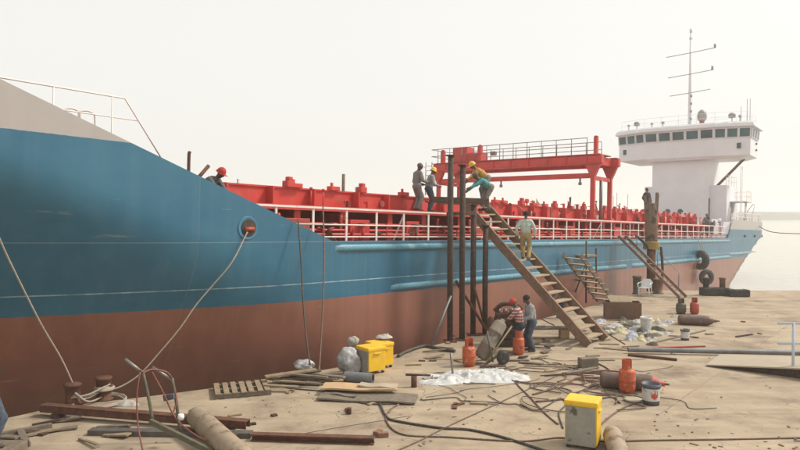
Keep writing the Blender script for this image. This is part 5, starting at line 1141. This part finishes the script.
# facing angle: rz = 0 faces the camera (-Y)
def coam_pt(px, yl): sx, _ = SL(px, 206, yl); return W(sx, yl, DECK + 1.04)
person(coam_pt(417, 1.45), R(120), 'worker in grey overalls and cap standing tall on the red coaming', grey1, grey1, ('cap', GRC), 1.76, lean=6, headp=14, headyaw=-60, hl=(.2, -.3, 1.0), hr=(-.22, -.3, 1.05))
person(coam_pt(429, 1.3), R(110), 'worker in yellow hard hat standing beside the one in grey overalls', greysh, jeans, ('helmet', YEL), 1.64, lean=12, headp=12, headyaw=-10, hl=(.16, -.38, 1.05), hr=(-.2, -.32, 1.0), fl=(.12, -.05, .08))
p = stair_at(.55, .05); person(p, R(165), 'man in pale mint shirt and khaki trousers climbing the long stairway', mint, khaki, None, 1.68, fl=(.1, -.06, .08), fr=(-.1, .12, .08), hl=(.3, -.05, .88), hr=(-.3, -.08, .86), lean=3)
p = stair_at(.93, .3); person(p, R(-70), 'man in teal shirt bending over at the stair head', teal, greyp, ('cap', GRC), 1.7, pelvis=(0, .1, .9), lean=58, headp=-20, hl=(.15, -.75, .85), hr=(-.15, -.7, .75), fl=(.1, .05, .08), fr=(-.1, -.1, .08))
p = stair_at(1.0, .1); person(p + Vector((.35, .35, 0)), R(-78), 'man in orange vest and yellow hard hat bending behind the teal shirt', orangey, grey1, ('helmet', YEL), 1.74, pelvis=(0, .1, .92), lean=52, headp=-15, hl=(.2, -.7, .8), hr=(-.2, -.65, .7))
person(G(519, 353), R(-110), 'worker in red cap and striped shirt leaning over the engine', plaid, blue, ('cap', REDC), 1.68, pelvis=(0, .05, .9), lean=14, headp=18, hl=(.16, -.5, 1.0), hr=(-.18, -.42, .95), shorts=False, longsl=False)
person(G(531.5, 351), R(-80), 'worker in grey shirt and blue jeans standing by the engine', greysh, jeans, None, 1.72, lean=8, headp=22, hl=(.18, -.38, 1.0), hr=(-.22, -.25, .9))
person(G(562, 318), R(-60), 'worker in teal cap stooping behind the long stairway', dgrey, blue, ('cap', TEALC), 1.66, pelvis=(0, .1, .88), lean=30, headp=5, hl=(.15, -.5, .7), hr=(-.15, -.5, .75))
sx, z = SL(214, 186, .9); person(W(sx - .1, 1.0, ztop(sx) - .62), R(62), 'worker in red hard hat crouching behind the sloping bow bulwark', dgrey, blue, ('helmet', REDC), 1.7, pelvis=(0, .2, .78), lean=60, side=10, headp=-25, hl=(.15, -.6, .6), hr=(-.2, -.65, .6), fl=(.12, .05, .08), fr=(-.12, -.1, .08))
sx, z = SL(647, 205, 2.1); person(W(sx, 2.1, DECK + 1.62), R(20), 'person in black standing on the hatch behind the mooring pile', black, black, None, 1.75)
sx, z = SL(722, 222, 1.0); person(W(57.2, 1.4, DECK), R(40), 'person in dark clothes standing by the aft railing end', dgrey, blue, None, 1.72, hl=(.2, -.3, 1.0))
person(W(58.6, 1.9, 4.06), R(10), 'person in grey standing on the raised stern deck', grey1, black, ('cap', GRC), 1.7)
t = tag(MB().box((0, 0, .12), (.9, .8, .24), bev=.02).build('timber_platform', 'wood2'), 'low timber platform under the person in blue', 'platform'); t.location = G(-12, 462)
person(G(-10, 462) + Vector((0, 0, .24)), R(140), 'person in dark blue jacket and jeans cut by the frame edge', blue, jeans, None, 1.78, hl=(.3, -.05, .9), hr=(-.3, .05, .9))
# ---------------------------------------------------------------- the hazy river air
q = MB(); q.box((0, 900, 11.4), (6200, 3800, 28.8)); hz_ = q.build('haze', 'bank'); hz_.data.materials.clear(); tag(hz_, None, None, kind='stuff')
hm_ = bpy.data.materials.new('river_haze'); hm_.use_nodes = True; n = hm_.node_tree.nodes; n.clear(); ho = n.new('ShaderNodeOutputMaterial'); pv = n.new('ShaderNodeVolumePrincipled')
pv.inputs['Color'].default_value = (1, .99, .965, 1); pv.inputs['Density'].default_value = .0013; pv.inputs['Anisotropy'].default_value = .35
hm_.node_tree.links.new(pv.outputs[0], ho.inputs['Volume']); hz_.data.materials.append(hm_); hz_['label'] = 'pale haze hanging over the river and quay'; hz_.display_type = 'WIRE'
